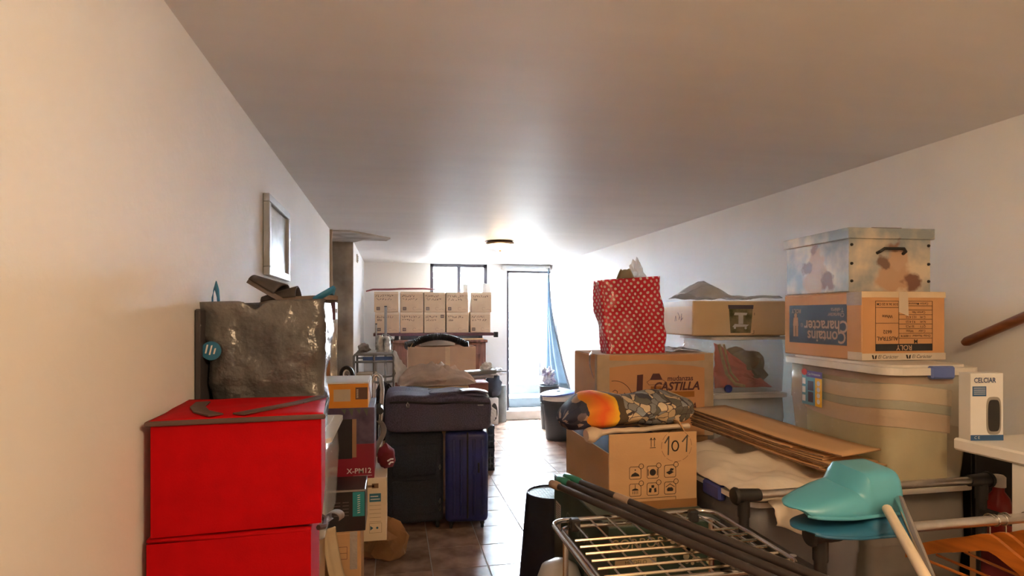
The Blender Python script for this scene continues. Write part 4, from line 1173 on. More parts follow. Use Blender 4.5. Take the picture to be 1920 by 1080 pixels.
fl.grid(16, 8, lambda u, v: Vector((1.46 + 0.18 * u, 2.93 + 0.22 * v, 1.308 + 0.04 * math.sin(PI * u) * (0.4 + nz(u * 4, v * 4, 0) ** 2) * (1 - 0.3 * v))))
tag(fl.build('plastic_sheet', M('grey_film', (0.45, 0.44, 0.45), 0.25, alpha=0.7, bump=0.4, bscale=25), None, smooth=True, solid=0.002), 'crumpled grey plastic film on the removal carton beside the spotted bag', 'film')

# ---- clear tubs in the corner with the flat trolley carton
carton('carton', 'brown carton on the floor under the far clear tubs', 'carton', (1.76, 3.02, 0), 0.44, 0.38, 0.72)
tub('pale clear tub with white rim, lower of the far pair by the wall', (1.755, 3.01, 0.72), 0.46, 0.40, 0.345, body=milky_m, taper=0.02, r=0.03, lidh=0.03)
tub('clear tub holding red cloth below the flat trolley carton', (1.755, 3.01, 1.066), 0.46, 0.40, 0.32, body=M('clear_tub', (0.6, 0.58, 0.56), 0.2, alpha=0.22, var=0.05), taper=0.012, r=0.03, lidh=0.022, clip=None)
t = bpy.data.objects['storage_tub.002']
MB().prism(circ(0.085, 0.026, 0.022, 18), 0.01, mtx=front()).build('clip', blueclip_m, t)
rc = MB()
def sash(u, v):
    x = lerp(1.80, 2.16, u)
    zt = lerp(1.34, 1.12, u ** 0.8)
    return Vector((x + 0.03 * v, 3.04 + 0.03 * nz(u * 3, v * 3, 0) + 0.07 * v, zt - v * lerp(0.05, 0.22, math.sin(PI * min(1, u * 1.1))) + 0.01 * nz(u * 8, v * 5, 2)))
rc.grid(24, 14, lambda u, v: Vector((lerp(1.785, 2.15, u), 3.05 + 0.05 * abs(nz(u * 3, v * 3, 0, 1.4)) + 0.06 * u * v, max(1.085, lerp(1.09, 1.345 - 0.24 * u ** 1.2, v)))))
tag(rc.build('red_cloth', M('scarlet_cloth', (0.60, 0.045, 0.02), 0.7, var=0.15, bump=0.2), None, smooth=True, solid=0.004), 'scarlet cloth with gold edging inside the far clear tub', 'cloth')
gbm = MB()
gbm.tube([(1.80, 3.035, 1.34), (1.825, 3.035, 1.25), (1.85, 3.035, 1.17), (1.90, 3.035, 1.115), (1.96, 3.035, 1.10)], 0.009, 8)
gbm.tube([(1.83, 3.035, 1.34), (1.853, 3.035, 1.25), (1.875, 3.035, 1.18), (1.92, 3.035, 1.13)], 0.006, 8)
tag(gbm.build('gold_braid', M('gold_braid', (0.42, 0.24, 0.06), 0.5, var=0.3, scale=60), None, smooth=True), 'gold braid edging lying over the scarlet cloth', 'braid')
oc = MB()
oc.lump((2.05, 3.20, 1.19), (0.13, 0.12, 0.12), 0.3, 2, 9, 3, flat=1.09)
tag(oc.build('olive_cloth', M('olive_cloth', (0.17, 0.13, 0.06), 0.85, var=0.35, scale=9), None, smooth=True), 'olive brown cloth behind the scarlet cloth in the tub', 'cloth')
fb = thing('flat_carton', 'flat cream carton with a trolley picture on the far tubs', 'carton', (1.625, 3.01, 1.388), math.radians(-3))
FW, FD, FH = 0.56, 0.40, 0.195
box('body', carton_y, fb, 0, FW, 0, FD, 0, FH, 0.006)
decal('picture', [(0.225, 0.015), (0.345, 0.015), (0.358, 0.15), (0.215, 0.15)], M('lawn_print', (0.12, 0.13, 0.04), 0.6, var=0.5, scale=12, col2=(0.30, 0.24, 0.13)), fb, f)
decal('picture_header', [(0.2125, 0.15), (0.3605, 0.15), (0.363, 0.172), (0.21, 0.172)], M('header_print', (0.09, 0.075, 0.10), 0.6), fb, f)
decal('printed_trolley', [[(0.235, 0.05), (0.32, 0.05), (0.335, 0.062), (0.25, 0.066)], rect(0.272, 0.300, 0.066, 0.115), [(0.245, 0.115), (0.32, 0.115), (0.325, 0.128), (0.25, 0.13)], circ(0.25, 0.045, 0.007, 10), circ(0.315, 0.043, 0.007, 10)], M('pale_print_grey', (0.55, 0.53, 0.5), 0.6), fb, f, off=0.001)
ink('corner_marks', [[(0.352, 0.012), (0.364, 0.012), (0.364, 0.03)], [(0.368, 0.115), (0.368, 0.128)]], 0.002, ink_m, fb, f)
ink('handwriting', scribble(0.17, 0.08, 0.12, 0.05, 3, random.Random(3)), 0.004, brownink_m, fb, left(FD))
decal('side_tape', rect(0.0, FD, FH - 0.03, FH), tape_m, fb, left(FD))
ps = MB()
ps.grid(26, 12, lambda u, v: Vector((1.66 + 0.54 * u, 3.03 + 0.34 * v, 1.590 + (0.085 * math.exp(-((u - 0.22) / 0.16) ** 2) + 0.012) * math.sin(PI * v) ** 0.5 + 0.012 * nz(u * 7, v * 5, 0) + 0.012)))
tag(ps.build('plastic_sheet', M('grey_poly', (0.66, 0.65, 0.64), 0.16, alpha=0.6, bump=0.4, bscale=18), None, smooth=True, solid=0.003), 'crumpled grey plastic sheet draped on the flat trolley carton', 'film')

# ---- lower tubs beside the clothes rail
for z, lab in ((0.0, 'floor level'), (0.468, 'upper')):
    tub('smoky clear tub with navy clip, %s, beside the numbered carton' % lab, (1.075, 1.625, z), 0.415, 0.64, 0.467, body=M('smoky_tub' + lab[0], (0.30, 0.30, 0.33), 0.25, alpha=0.5), clip=blueclip_m, clipface='left', taper=0.03, r=0.04)
    tub('smoky clear tub, %s, under the large tub by the wall' % lab, (1.53, 1.655, z), 0.40, 0.64, 0.467, body=M('grey_tub' + lab[0], (0.34, 0.31, 0.28), 0.3, alpha=0.55), taper=0.03, r=0.04)
# white paper on the lid and flattened cartons on it
pa = MB()
def pfn(u, v):
    x = lerp(1.065, 1.52, u)
    y = lerp(2.30, 1.60, v)
    e = min(1.0, u * 6) * min(1.0, (1 - v) * 6)
    z = 0.937 + 0.045 * e * (0.55 + nz(u * 3, v * 4, 0, 1.2, 3)) + 0.02 * abs(nz(u * 7, v * 9, 0, 1, 5))
    return Vector((x, y, max(0.9385, z)))
pa.grid(40, 50, pfn)
pw = thing('packing_paper', 'crumpled white packing paper on the smoky tub under flattened cartons', 'paper', (0, 0, 0))
paper_m = M('white_paper', (0.74, 0.66, 0.55), 0.75, var=0.04, bump=0.25, bscale=14)
pa.build('sheet', paper_m, pw, smooth=True, solid=0.002)
pb2 = MB()
pb2.grid(20, 14, lambda u, v: Vector((1.12 + 0.34 * u + 0.01 * nz(u * 4, v * 4, 2), 1.615 - 0.045 * math.sin(PI * min(1, v * 0.6)), 0.945 - 0.10 * v * (0.7 + 0.3 * math.sin(u * 7)) + 0.01 * math.sin(u * 14))))
pb2.build('overhang', paper_m, pw, smooth=True, solid=0.002)
cnames = ['lowest', 'second from below', 'third from below', 'fourth from below', 'fifth from below', 'third from top', 'second from top', 'topmost']
rng = random.Random(11)
P0, P1 = Vector((1.222, 2.28)), Vector((1.41, 1.61))
ax = (P1 - P0).normalized()
bx_ = Vector((-ax.y, ax.x))
for k in range(8):
    L0 = (P1 - P0).length * (1.0 if k in (0, 2, 3) else 0.86 if k < 6 else 0.72) - rng.uniform(0, 0.03)
    wd = 0.19 + rng.uniform(-0.01, 0.02)
    off = rng.uniform(-0.008, 0.008)
    if k == 7:
        L0, wd = 0.67, 0.205
    m = MB()
    zb = 0.992 + 0.0095 * k
    def sf(u, v, L0=L0, wd=wd, off=off, zb=zb, k=k):
        p = P0 + ax * (u * L0) + bx_ * (v * wd + off)
        sag = 0.052 * (1 - u) ** 1.5 + 0.004 * math.sin(u * 5)
        return Vector((p.x, p.y, zb + sag))
    m.grid(14, 4, sf)
    o = m.build('flattened_carton', carton_m, None, smooth=True, solid=0.0055)
    tag(o, 'flattened brown carton, %s of the stack on the white paper' % cnames[k], 'cardboard', 'flattened cartons stacked on the tub')
    e = MB()
    e.grid(14, 1, lambda u, v, sf=sf: sf(u, 0.0) + Vector((-0.0006, -0.0003, (v - 0.5) * 0.0035)))
    e.build('fluted_edge', edge_m, o, solid=0.001)

# ---- large milky tub with blankets
RZ = math.radians(-5.5)
big = tub('large milky storage tub with a blue clip and blankets inside', (1.583, 1.645, 0.937), 0.335, 0.62, 0.40, rz=RZ, body=M('big_milky', (0.72, 0.66, 0.52), 0.3, alpha=0.30), lid=M('big_lid', (0.70, 0.66, 0.60), 0.35, alpha=0.95), clip=M('clip_blue', (0.10, 0.15, 0.42), 0.4), taper=0.03, r=0.06, lidh=0.032, clipw=0.085)
lfm = left(0.62, -0.0)
labm = Matrix.Translation((0.004, 0, 0)) @ lfm
decal('sticker', rect(0.145, 0.275, 0.21, 0.345), M('sticker_blue', (0.14, 0.34, 0.46), 0.4), big, labm, off=0.006)
decal('sticker_yellow', rect(0.232, 0.275, 0.21, 0.32), M('sticker_yellow', (0.80, 0.45, 0.02), 0.4), big, labm, off=0.0068)
decal('sticker_header', rect(0.175, 0.275, 0.32, 0.345), M('sticker_violet', (0.10, 0.05, 0.25), 0.4), big, labm, off=0.0068)
decal('sticker_badge', circ(0.162, 0.338, 0.018, 16, ry=0.013), M('sticker_red', (0.6, 0.05, 0.04), 0.4), big, labm, off=0.0075)
decal('sticker_photo', [rect(0.186, 0.222, 0.268, 0.305), rect(0.188, 0.22, 0.222, 0.262)], M('sticker_dark', (0.06, 0.04, 0.06), 0.5), big, labm, off=0.0075)
decal('sticker_icons', [rect(0.15, 0.17, z, z + 0.024) for z in (0.222, 0.256, 0.29)] + [circ(0.254, z, 0.010, 12) for z in (0.23, 0.253, 0.276, 0.30)], white_c, big, labm, off=0.0078)
text('sticker_text', 'Caja Ordenacion', 0.013, white_c, big, labm @ Matrix.Translation((0, 0, 0.007)), 0.225, 0.333, sx=0.9)
bigM = Matrix.Translation((1.583, 1.645, 0.937)) @ Matrix.Rotation(RZ, 4, 'Z')
blk = [('pale green blanket at the bottom of the large milky tub', (0.56, 0.48, 0.22), 0.004, 0.155), ('peach blanket in the middle of the large milky tub', (0.80, 0.52, 0.37), 0.157, 0.215),
       ('grey blue blanket folded in the large milky tub', (0.30, 0.37, 0.36), 0.217, 0.245), ('cream blanket near the top of the large milky tub', (0.78, 0.60, 0.45), 0.247, 0.30),
       ('pink towel at the top of the large milky tub', (0.50, 0.20, 0.16), 0.335, 0.358)]
for i, (lab, c, z0, z1) in enumerate(blk):
    m = MB()
    ins = lerp(0.045, 0.03, z0 / 0.35)
    def bf_(u, v, z0=z0, z1=z1, ins=ins, i=i):
        a = 2 * PI * u
        n = 5.0
        ca, sa = math.cos(a), math.sin(a)
        k = (abs(ca) ** n + abs(sa) ** n) ** (-1 / n)
        zz = [0, 0, 1, 1][min(3, int(v * 3 + 1e-6))]
        sc = [0.02, 1, 1, 0.02][min(3, int(v * 3 + 1e-6))]
        x, y = ca * k * (0.1675 - ins) * sc, sa * k * (0.31 - ins) * sc
        dip = (0.03 * (y / 0.31) ** 2 - 0.02 * (x / 0.16)) * (1 if i > 0 else zz) if i < 4 else 0
        return Vector((0.1675 + x, 0.31 + y, max(0.004, lerp(z0, z1, zz) + dip * (0.5 if i == 4 else 1))))
    m.grid(48, 3, bf_, wrap=True)
    o = m.build('blanket', M('blanket_%d' % i, c, 0.9, var=0.12, bump=0.25, bscale=30), None, smooth=True, sharp=1.0)
    o.matrix_world = bigM
    tag(o, lab, 'blanket', 'blankets in the large milky tub')

# ---- t-shirt carton upside down on the tub
RW, RD_, RH_ = 0.345, 0.45, 0.25
ty = thing('shirt_carton', 'upside down carton reading Contains Character below the cloud box', 'carton', (1.652, 1.835, 1.338), math.radians(-2))
box('body', carton_r, ty, 0, RW, 0, RD_, 0, RH_ - 0.004, 0.004)
for y0, y1 in ((0.002, RD_ / 2 - 0.001), (RD_ / 2 + 0.001, RD_ - 0.002)):
    box('flap', carton_m, ty, 0.002, RW - 0.002, y0, y1, RH_ - 0.0045, RH_, 0.001)
dkp = M('charcoal_print', (0.022, 0.020, 0.022), 0.55, var=0.2)
tanp = M('tan_lettering', (0.50, 0.33, 0.21), 0.6)
lf_ = left(RD_)
decal('print_panel', rect(0.035, 0.375, 0.05, 0.205), dkp, ty, lf_)
text('print_title', 'Contains', 0.064, tanp, ty, lf_, 0.262, 0.082, PI, bold=0.02, sx=0.95)
text('print_title', 'Character', 0.064, tanp, ty, lf_, 0.258, 0.123, PI, bold=0.02, sx=0.95)
text('print_mark', '\u00a9', 0.022, tanp, ty, lf_, 0.118, 0.125, PI)
text('print_line', 'Character', 0.022, tanp, ty, lf_, 0.318, 0.166, PI, bold=0.01)
text('print_line', 'T-shirts', 0.022, tanp, ty, lf_, 0.325, 0.185, PI, bold=0.01)
text('print_brand', 'ROLY', 0.024, tanp, ty, lf_, 0.082, 0.182, PI, bold=0.02)
decal('print_figure', [rect(0.062, 0.075, 0.075, 0.125), rect(0.080, 0.093, 0.075, 0.125), [(0.060, 0.12), (0.095, 0.12), (0.092, 0.155), (0.064, 0.155)], circ(0.077, 0.163, 0.010, 12)], tanp, ty, lf_, off=0.0004)
tbl = [rect(0.055, 0.29, 0.04, 0.215)]
lines = [closed(rect(0.055, 0.29, 0.035, 0.215)), [(0.15, 0.06), (0.15, 0.215)]]
for z in (0.08, 0.098, 0.115, 0.132, 0.149, 0.166, 0.183, 0.198):
    lines.append([(0.15, z), (0.29, z)])
for z in (0.135, 0.192):
    lines.append([(0.055, z), (0.15, z)])
ink('table_lines', lines, 0.0016, ink_m, ty, f)
decal('table_header', rect(0.055, 0.29, 0.034, 0.06), dkp, ty, f)
text('header_text', 'ROLY', 0.026, tanp, ty, f, 0.172, 0.047, PI, bold=0.02)
for s, sz, a, b in (('M', 0.022, 0.22, 0.069), ('AUSTRAL', 0.021, 0.103, 0.080), ('6632', 0.018, 0.103, 0.104), ('White', 0.017, 0.103, 0.160), ('51X 36 X 25 CM', 0.0125, 0.103, 0.204),
                    ('Order Number: 1180974', 0.012, 0.22, 0.089), ('Color      White', 0.012, 0.22, 0.1065), ('QTY       50 PCS', 0.012, 0.22, 0.1235), ('N.W.     9.5 KGS', 0.012, 0.22, 0.1405),
                    ('G.W.   10.5 KGS', 0.012, 0.22, 0.1575), ('Carton No.     2', 0.012, 0.22, 0.1745), ('Carton Measurement', 0.012, 0.22, 0.206)):
    text('table_text', s, sz, ink_m, ty, f, a, b, PI, bold=0.005)
decal('tape', rect(-0.001, RW + 0.001, RH_ - 0.022, RH_ - 0.001), M('cream_tape', (0.70, 0.55, 0.36), 0.35), ty, f)
decal('tape', rect(RD_ - 0.075, RD_, RH_ - 0.05, RH_ - 0.001), cleartape_m, ty, lf_, off=0.0008)
decal('tape', [(0.15, RH_ - 0.075), (0.165, RH_ - 0.08), (0.19, RH_ - 0.09), (0.187, RH_ - 0.001), (0.15, RH_ - 0.001)], M('torn_tape', (0.66, 0.54, 0.40), 0.3), ty, f, off=0.001)
decal('printed_tape', rect(-0.001, RW + 0.001, 0.001, 0.026), M('white_tape', (0.66, 0.58, 0.48), 0.35), ty, f, off=0.0004)
decal('printed_tape', rect(RD_ - 0.07, RD_ + 0.001, 0.001, 0.03), M('white_tape_b', (0.66, 0.58, 0.48), 0.35), ty, lf_, off=0.0004)
for a in (0.105, 0.245):
    text('tape_text', 'El Car\u00e1cter', 0.018, ink_m, ty, f, a, 0.013, shear=0.25)
    decal('tape_logo', [[(a - 0.062, 0.006), (a - 0.056, 0.006), (a - 0.060, 0.02), (a - 0.066, 0.02)], [(a - 0.054, 0.006), (a - 0.048, 0.006), (a - 0.046, 0.02), (a - 0.052, 0.018)]], ink_m, ty, f, off=0.0012)

# ---- cloud print lidded box on top (generic cloud print)
def cloud_material():
    m = M('cloud_print', (0.40, 0.46, 0.50), 0.4, var=0.3, scale=7, col2=(0.70, 0.60, 0.46), detail=4, lo=0.38, hi=0.62)
    nt, p, L = nodes_of(m)
    base = p.inputs['Base Color'].links[0].from_socket
    tc = nt.nodes.new('ShaderNodeTexCoord')
    ns = nt.nodes.new('ShaderNodeTexNoise')
    ns.inputs['Scale'].default_value = 16
    ns.inputs['Detail'].default_value = 3
    L(tc.outputs['Object'], ns.inputs['Vector'])
    wob = nt.nodes.new('ShaderNodeVectorMath')
    wob.operation = 'MULTIPLY_ADD'
    wob.inputs[1].default_value = (0.09, 0.09, 0.09)
    L(ns.outputs['Color'], wob.inputs[0])
    L(tc.outputs['Object'], wob.inputs[2])
    def patch(base, centre, radius, soft, col):
        d = nt.nodes.new('ShaderNodeVectorMath')
        d.operation = 'DISTANCE'
        d.inputs[1].default_value = Vector(centre) + Vector((0.045, 0.045, 0.045))
        L(wob.outputs[0], d.inputs[0])
        mr = nt.nodes.new('ShaderNodeMapRange')
        mr.inputs['From Min'].default_value = radius
        mr.inputs['From Max'].default_value = radius - soft
        L(d.outputs['Value'], mr.inputs['Value'])
        mx = nt.nodes.new('ShaderNodeMix')
        mx.data_type = 'RGBA'
        mx.inputs['B'].default_value = (*col, 1)
        L(mr.outputs[0], mx.inputs['Factor'])
        L(base, mx.inputs['A'])
        return mx.outputs['Result']
    for c in ((0.19, 0.0, 0.0), (0.0, 0.20, 0.0)):
        o = Vector(c)
        s = Vector((1, 0, 0)) if c[0] else Vector((0, -1, 0))
        base = patch(base, o + Vector((0, 0, 0.06)), 0.078, 0.02, (0.52, 0.34, 0.22))
        base = patch(base, o + s * 0.01 + Vector((0, 0, 0.125)), 0.052, 0.015, (0.55, 0.37, 0.25))
        base = patch(base, o - s * 0.05 + Vector((0, 0, 0.105)), 0.036, 0.012, (0.20, 0.12, 0.09))
        base = patch(base, o + s * 0.075 + Vector((0, 0, 0.045)), 0.042, 0.014, (0.22, 0.11, 0.08))
        base = patch(base, o + s * 0.0 + Vector((0, 0, 0.175)), 0.030, 0.014, (0.26, 0.15, 0.11))
    L(base, p.inputs['Base Color'])
    return m
cloud = cloud_material()
AW, AD, AH = 0.345, 0.40, 0.238
ab = thing('keepsake_box', 'cloud printed lidded box with black handle, topmost by the right wall', 'box', (1.658, 1.905, 1.5895), math.radians(-4))
box('body', cloud, ab, 0.004, AW - 0.004, 0.004, AD - 0.004, 0, AH - 0.03, 0.002)
box('lid', cloud, ab, -0.006, AW + 0.006, -0.006, AD + 0.006, AH - 0.04, AH, 0.002)
for a in (0.014, AW - 0.014):
    for b in (0.04, 0.105, 0.175):
        MB().lathe([(0, 0), (0.006, 0), (0.005, 0.004), (0, 0.005)], 10, mtx=front(0.003) @ Matrix.Translation((a, b, 0))).build('stud', black_m, ab, smooth=True)
MB().tube([(0.118, 0.003, 0.145), (0.120, -0.012, 0.150), (0.132, -0.018, 0.160), (0.21, -0.018, 0.160), (0.223, -0.012, 0.150), (0.225, 0.003, 0.143)], 0.006, 8).build('handle', black_m, ab, smooth=True)
box('lid_edge_band', brownink_m, ab, 0.10, 0.22, 0.004, 0.014, AH, AH + 0.003)
# ---------------------------------------------------------------- right side, front
# dark upturned mesh bin
ub = thing('upturned_bin', 'tall dark upturned waste bin with mesh base on the tiles', 'bin', (0.842, 3.10, 0))
navyp = M('navy_plastic', (0.014, 0.016, 0.035), 0.5, var=0.15)
MB().lathe([(0.178, 0.0), (0.186, 0.0), (0.186, 0.012), (0.178, 0.018), (0.136, 0.535), (0.132, 0.546), (0.122, 0.546), (0.122, 0.538)], 48).build('wall', navyp, ub, smooth=True)
MB().lathe([(0, 0.541), (0.124, 0.541), (0.124, 0.537), (0, 0.537)], 48).build('base', M('mesh_base', (0.10, 0.14, 0.16), 0.45, var=0.3, scale=220), ub)
MB().tube([(0.129 * math.cos(a), 0.129 * math.sin(a), 0.545) for a in [2 * PI * k / 40 for k in range(40)]], 0.005, 8, closed=True).build('rim', navyp, ub, smooth=True)
mesh_ = MB()
for k in range(-7, 8):
    h = math.sqrt(max(0, 0.12 ** 2 - (k * 0.0165) ** 2))
    mesh_.box(k * 0.0165 - 0.0012, k * 0.0165 + 0.0012, -h, h, 0.541, 0.5425)
    mesh_.box(-h, h, k * 0.0165 - 0.0012, k * 0.0165 + 0.0012, 0.5426, 0.5436)
mesh_.build('mesh', M('mesh_grey', (0.20, 0.27, 0.28), 0.4), ub)
wa = thing('white_canister', 'white plastic canister with blue label beside the green carton', 'canister', (0.585, 2.04, 0.0))
MB().lathe([(0, 0), (0.075, 0), (0.08, 0.02), (0.08, 0.565), (0.065, 0.605), (0.03, 0.625), (0, 0.63)], 28).build('body', M('canister_white', (0.55, 0.53, 0.5), 0.35), wa, smooth=True)
lb_ = MB()
lb_.grid(12, 4, lambda u, v: Vector((0.0812 * math.cos(lerp(3.6, 5.2, u)), 0.0812 * math.sin(lerp(3.6, 5.2, u)), lerp(0.40, 0.56, v))))
lb_.build('label_band', M('canister_blue', (0.05, 0.10, 0.35), 0.4), wa, smooth=True, solid=0.001)

# green bottle carton and the numbered carton on it
carton('carton', 'brown carton on the floor under the green bottle carton', 'carton', (0.70, 1.78, 0), 0.34, 0.60, 0.42)
gn = thing('bottle_carton', 'dark green bottle carton with gold lettering under the numbered carton', 'carton', (0.665, 1.76, 0.421))
GW, GD, GH = 0.385, 0.64, 0.414
green_m = M('dark_green_card', (0.022, 0.045, 0.03), 0.4, var=0.25, scale=6)
gold_m = M('pale_gold_print', (0.42, 0.33, 0.19), 0.5)
box('body', green_m, gn, 0, GW, 0, GD, 0, GH - 0.003, 0.003)
for y0, y1 in ((0.002, GD / 2 - 0.001), (GD / 2 + 0.001, GD - 0.002)):
    box('flap', M('green_flap', (0.10, 0.13, 0.11), 0.3) if 'green_flap' not in bpy.data.materials else bpy.data.materials['green_flap'], gn, 0.002, GW - 0.002, y0, y1, GH - 0.0035, GH, 0.001)
text('gold_title', 'CORPOR', 0.046, gold_m, gn, f, 0.095, GH - 0.058)
decal('gold_banner', rect(0.02, 0.16, GH - 0.128, GH - 0.106), gold_m, gn, f)
text('banner_text', 'MODELO', 0.018, M('banner_ink', (0.05, 0.06, 0.03), 0.6), gn, f, 0.09, GH - 0.117)
ink('fine_print', [[(0.02, GH - 0.15 - 0.014 * k), (0.15 - 0.02 * (k % 2), GH - 0.15 - 0.014 * k)] for k in range(4)], 0.004, M('dim_gold', (0.16, 0.14, 0.08), 0.6), gn, f)
fl_ = []
rng = random.Random(2)
for k in range(26):
    fl_.append(circ(0.19 + 0.17 * rng.random(), GH - 0.17 + 0.15 * rng.random(), 0.006 + 0.007 * rng.random(), 9))
decal('printed_flowers', fl_, M('flower_print', (0.34, 0.30, 0.20), 0.6), gn, f)
decal('printed_flowers', [circ(0.23 + 0.12 * rng.random(), 0.02 + 0.08 * rng.random(), 0.006 + 0.006 * rng.random(), 9) for k in range(12)], bpy.data.materials['flower_print'], gn, top(GH))
decal('cream_label', rect(0.03, 0.10, GH - 0.20, GH - 0.10), M('cream_label', (0.55, 0.46, 0.36), 0.6), gn, left(GD))
ink('label_text', [[(0.035, GH - 0.11 - 0.009 * k), (0.09, GH - 0.11 - 0.009 * k)] for k in range(9)], 0.002, ink_m, gn, left(GD), off=0.001)
text('side_title', 'CORPOR', 0.07, M('dim_green_gold', (0.22, 0.24, 0.18), 0.6), gn, left(GD), 0.32, GH - 0.12)
ink('side_print', [[(0.40 + 0.018 * k, GH - 0.26), (0.41 + 0.018 * k, GH - 0.19 - 0.01 * (k % 3))] for k in range(11)], 0.005, bpy.data.materials['dim_green_gold'], gn, left(GD))

N1 = thing('numbered_carton', 'open brown carton marked 101 with six room icons, on the green carton', 'carton', (0.716, 1.893, 0.8365))
NW, ND, NH, NF = 0.322, 0.50, 0.196, 0.262
nb = MB()
nb.box(0, 0.005, 0.005, ND, 0, NH).box(NW - 0.005, NW, 0.005, ND, 0, NH).box(0, NW, ND - 0.005, ND, 0, NH).box(0, NW, 0.0, ND, 0, 0.005)
nb.build('body', carton_m, N1)
box('front_panel', carton_m, N1, 0, NW, 0, 0.005, 0, NF, 0.001)
MB().prism([(0.02, 0.0), (ND - 0.02, 0.0), (ND - 0.03, 0.11), (0.03, 0.11)], 0.004, mtx=Matrix.Translation((NW, 0, NH)) @ Matrix.Rotation(PI / 2, 4, 'Z') @ Matrix.Rotation(PI / 2 - 0.5, 4, 'X')).build('flap', carton_m, N1)
box('shade_fill', M('shade_fill', (0.03, 0.025, 0.03), 0.8), N1, 0.006, NW - 0.006, 0.006, ND - 0.006, 0.10, NH - 0.004)  # dark block standing in for the shade inside the open carton
cx0 = (0.094, 0.158, 0.222)
fr_l, sol = [], []
for j, zb in enumerate((0.128, 0.070)):
    for i, a in enumerate(cx0):
        s = 0.021
        fr_l.append(closed([(a - s, zb - s + 0.004), (a - s + 0.004, zb - s), (a + s - 0.004, zb - s), (a + s, zb - s + 0.004), (a + s, zb + s - 0.010), (a + s - 0.010, zb + s), (a - s + 0.004, zb + s), (a - s, zb + s - 0.004)]))
        fr_l.append(closed(circ(a + s + 0.001, zb + s + 0.001, 0.0085, 14)))
ink('icon_frames', fr_l, 0.0016, ink_m, N1, f)
a, b = cx0[0], 0.128
sol += [[(a - 0.016, b - 0.012), (a + 0.016, b - 0.012), (a + 0.012, b - 0.004), (a, b + 0.002), (a - 0.012, b - 0.004)], circ(a, b + 0.010, 0.0025, 8)]
a = cx0[1]
sol += [circ(a, b - 0.001, 0.0115, 18), rect(a - 0.018, a - 0.0155, b - 0.012, b + 0.010), rect(a + 0.0155, a + 0.018, b - 0.012, b + 0.010)]
a = cx0[2]
sol += [[(a - 0.015, b - 0.004), (a - 0.003, b - 0.012), (a + 0.014, b - 0.004), (a + 0.002, b + 0.003)], [(a - 0.002, b + 0.004), (a + 0.010, b + 0.001), (a + 0.014, b + 0.008), (a + 0.003, b + 0.010)]]
a, b = cx0[0], 0.070
sol += [rect(a - 0.001, a + 0.001, b + 0.002, b + 0.018), circ(a, b - 0.002, 0.012, 14, 0, PI, 0.007)] + [rect(a - 0.009 + 0.006 * k - 0.0008, a - 0.009 + 0.006 * k + 0.0008, b - 0.014, b - 0.004) for k in range(4)]
a = cx0[1]
sol += [rect(a - 0.005, a + 0.005, b + 0.004, b + 0.013), [(a - 0.015, b - 0.010), (a - 0.006, b - 0.012), (a - 0.004, b + 0.002), (a - 0.012, b + 0.004)], [(a + 0.006, b - 0.012), (a + 0.014, b - 0.010), (a + 0.012, b + 0.004), (a + 0.005, b + 0.001)]]
a = cx0[2]
sol += [[(a - 0.010, b - 0.011), (a + 0.010, b - 0.011), (a + 0.012, b - 0.004), (a + 0.007, b + 0.002), (a - 0.007, b + 0.002), (a - 0.012, b - 0.004)]]
for q in sol:
    decal('icon', q, ink_m, N1, f)
ink('garage_roof', [[(cx0[2] - 0.016, 0.070 + 0.004), (cx0[2], 0.070 + 0.014), (cx0[2] + 0.016, 0.070 + 0.004)]], 0.002, ink_m, N1, f)
ink('title_frame', [closed(rect(0.075, 0.243, 0.004, 0.040))], 0.0014, ink_m, N1, f)
ink('up_arrows', [[(0.152, 0.215), (0.152, 0.244)], [(0.164, 0.215), (0.164, 0.244)], [(0.148, 0.238), (0.152, 0.245), (0.156, 0.238)], [(0.160, 0.238), (0.164, 0.245), (0.168, 0.238)], [(0.148, 0.211), (0.168, 0.211)]], 0.002, ink_m, N1, f)
ink('marker_number', [[(0.203, 0.226), (0.217, 0.247), (0.215, 0.185)], closed(circ(0.241, 0.214, 0.012, 18, ry=0.017)), [(0.268, 0.228), (0.286, 0.248), (0.283, 0.193)]], 0.0045, M('pencil_grey', (0.06, 0.055, 0.05), 0.7), N1, f)
circ_pts = circ(0.246, 0.214, 0.056, 44, ry=0.054)
ink('marker_ring', [[circ_pts[k], circ_pts[(k + 1) % 44]] for k in range(0, 44) if k % 4 != 3], 0.0012, M('pencil_ring', (0.16, 0.09, 0.05), 0.7), N1, f)
decal('tape', rect(0, NW, 0.002, 0.03), M('brown_clear_tape', (0.40, 0.20, 0.08), 0.15, alpha=0.7), N1, f, off=0.0012)

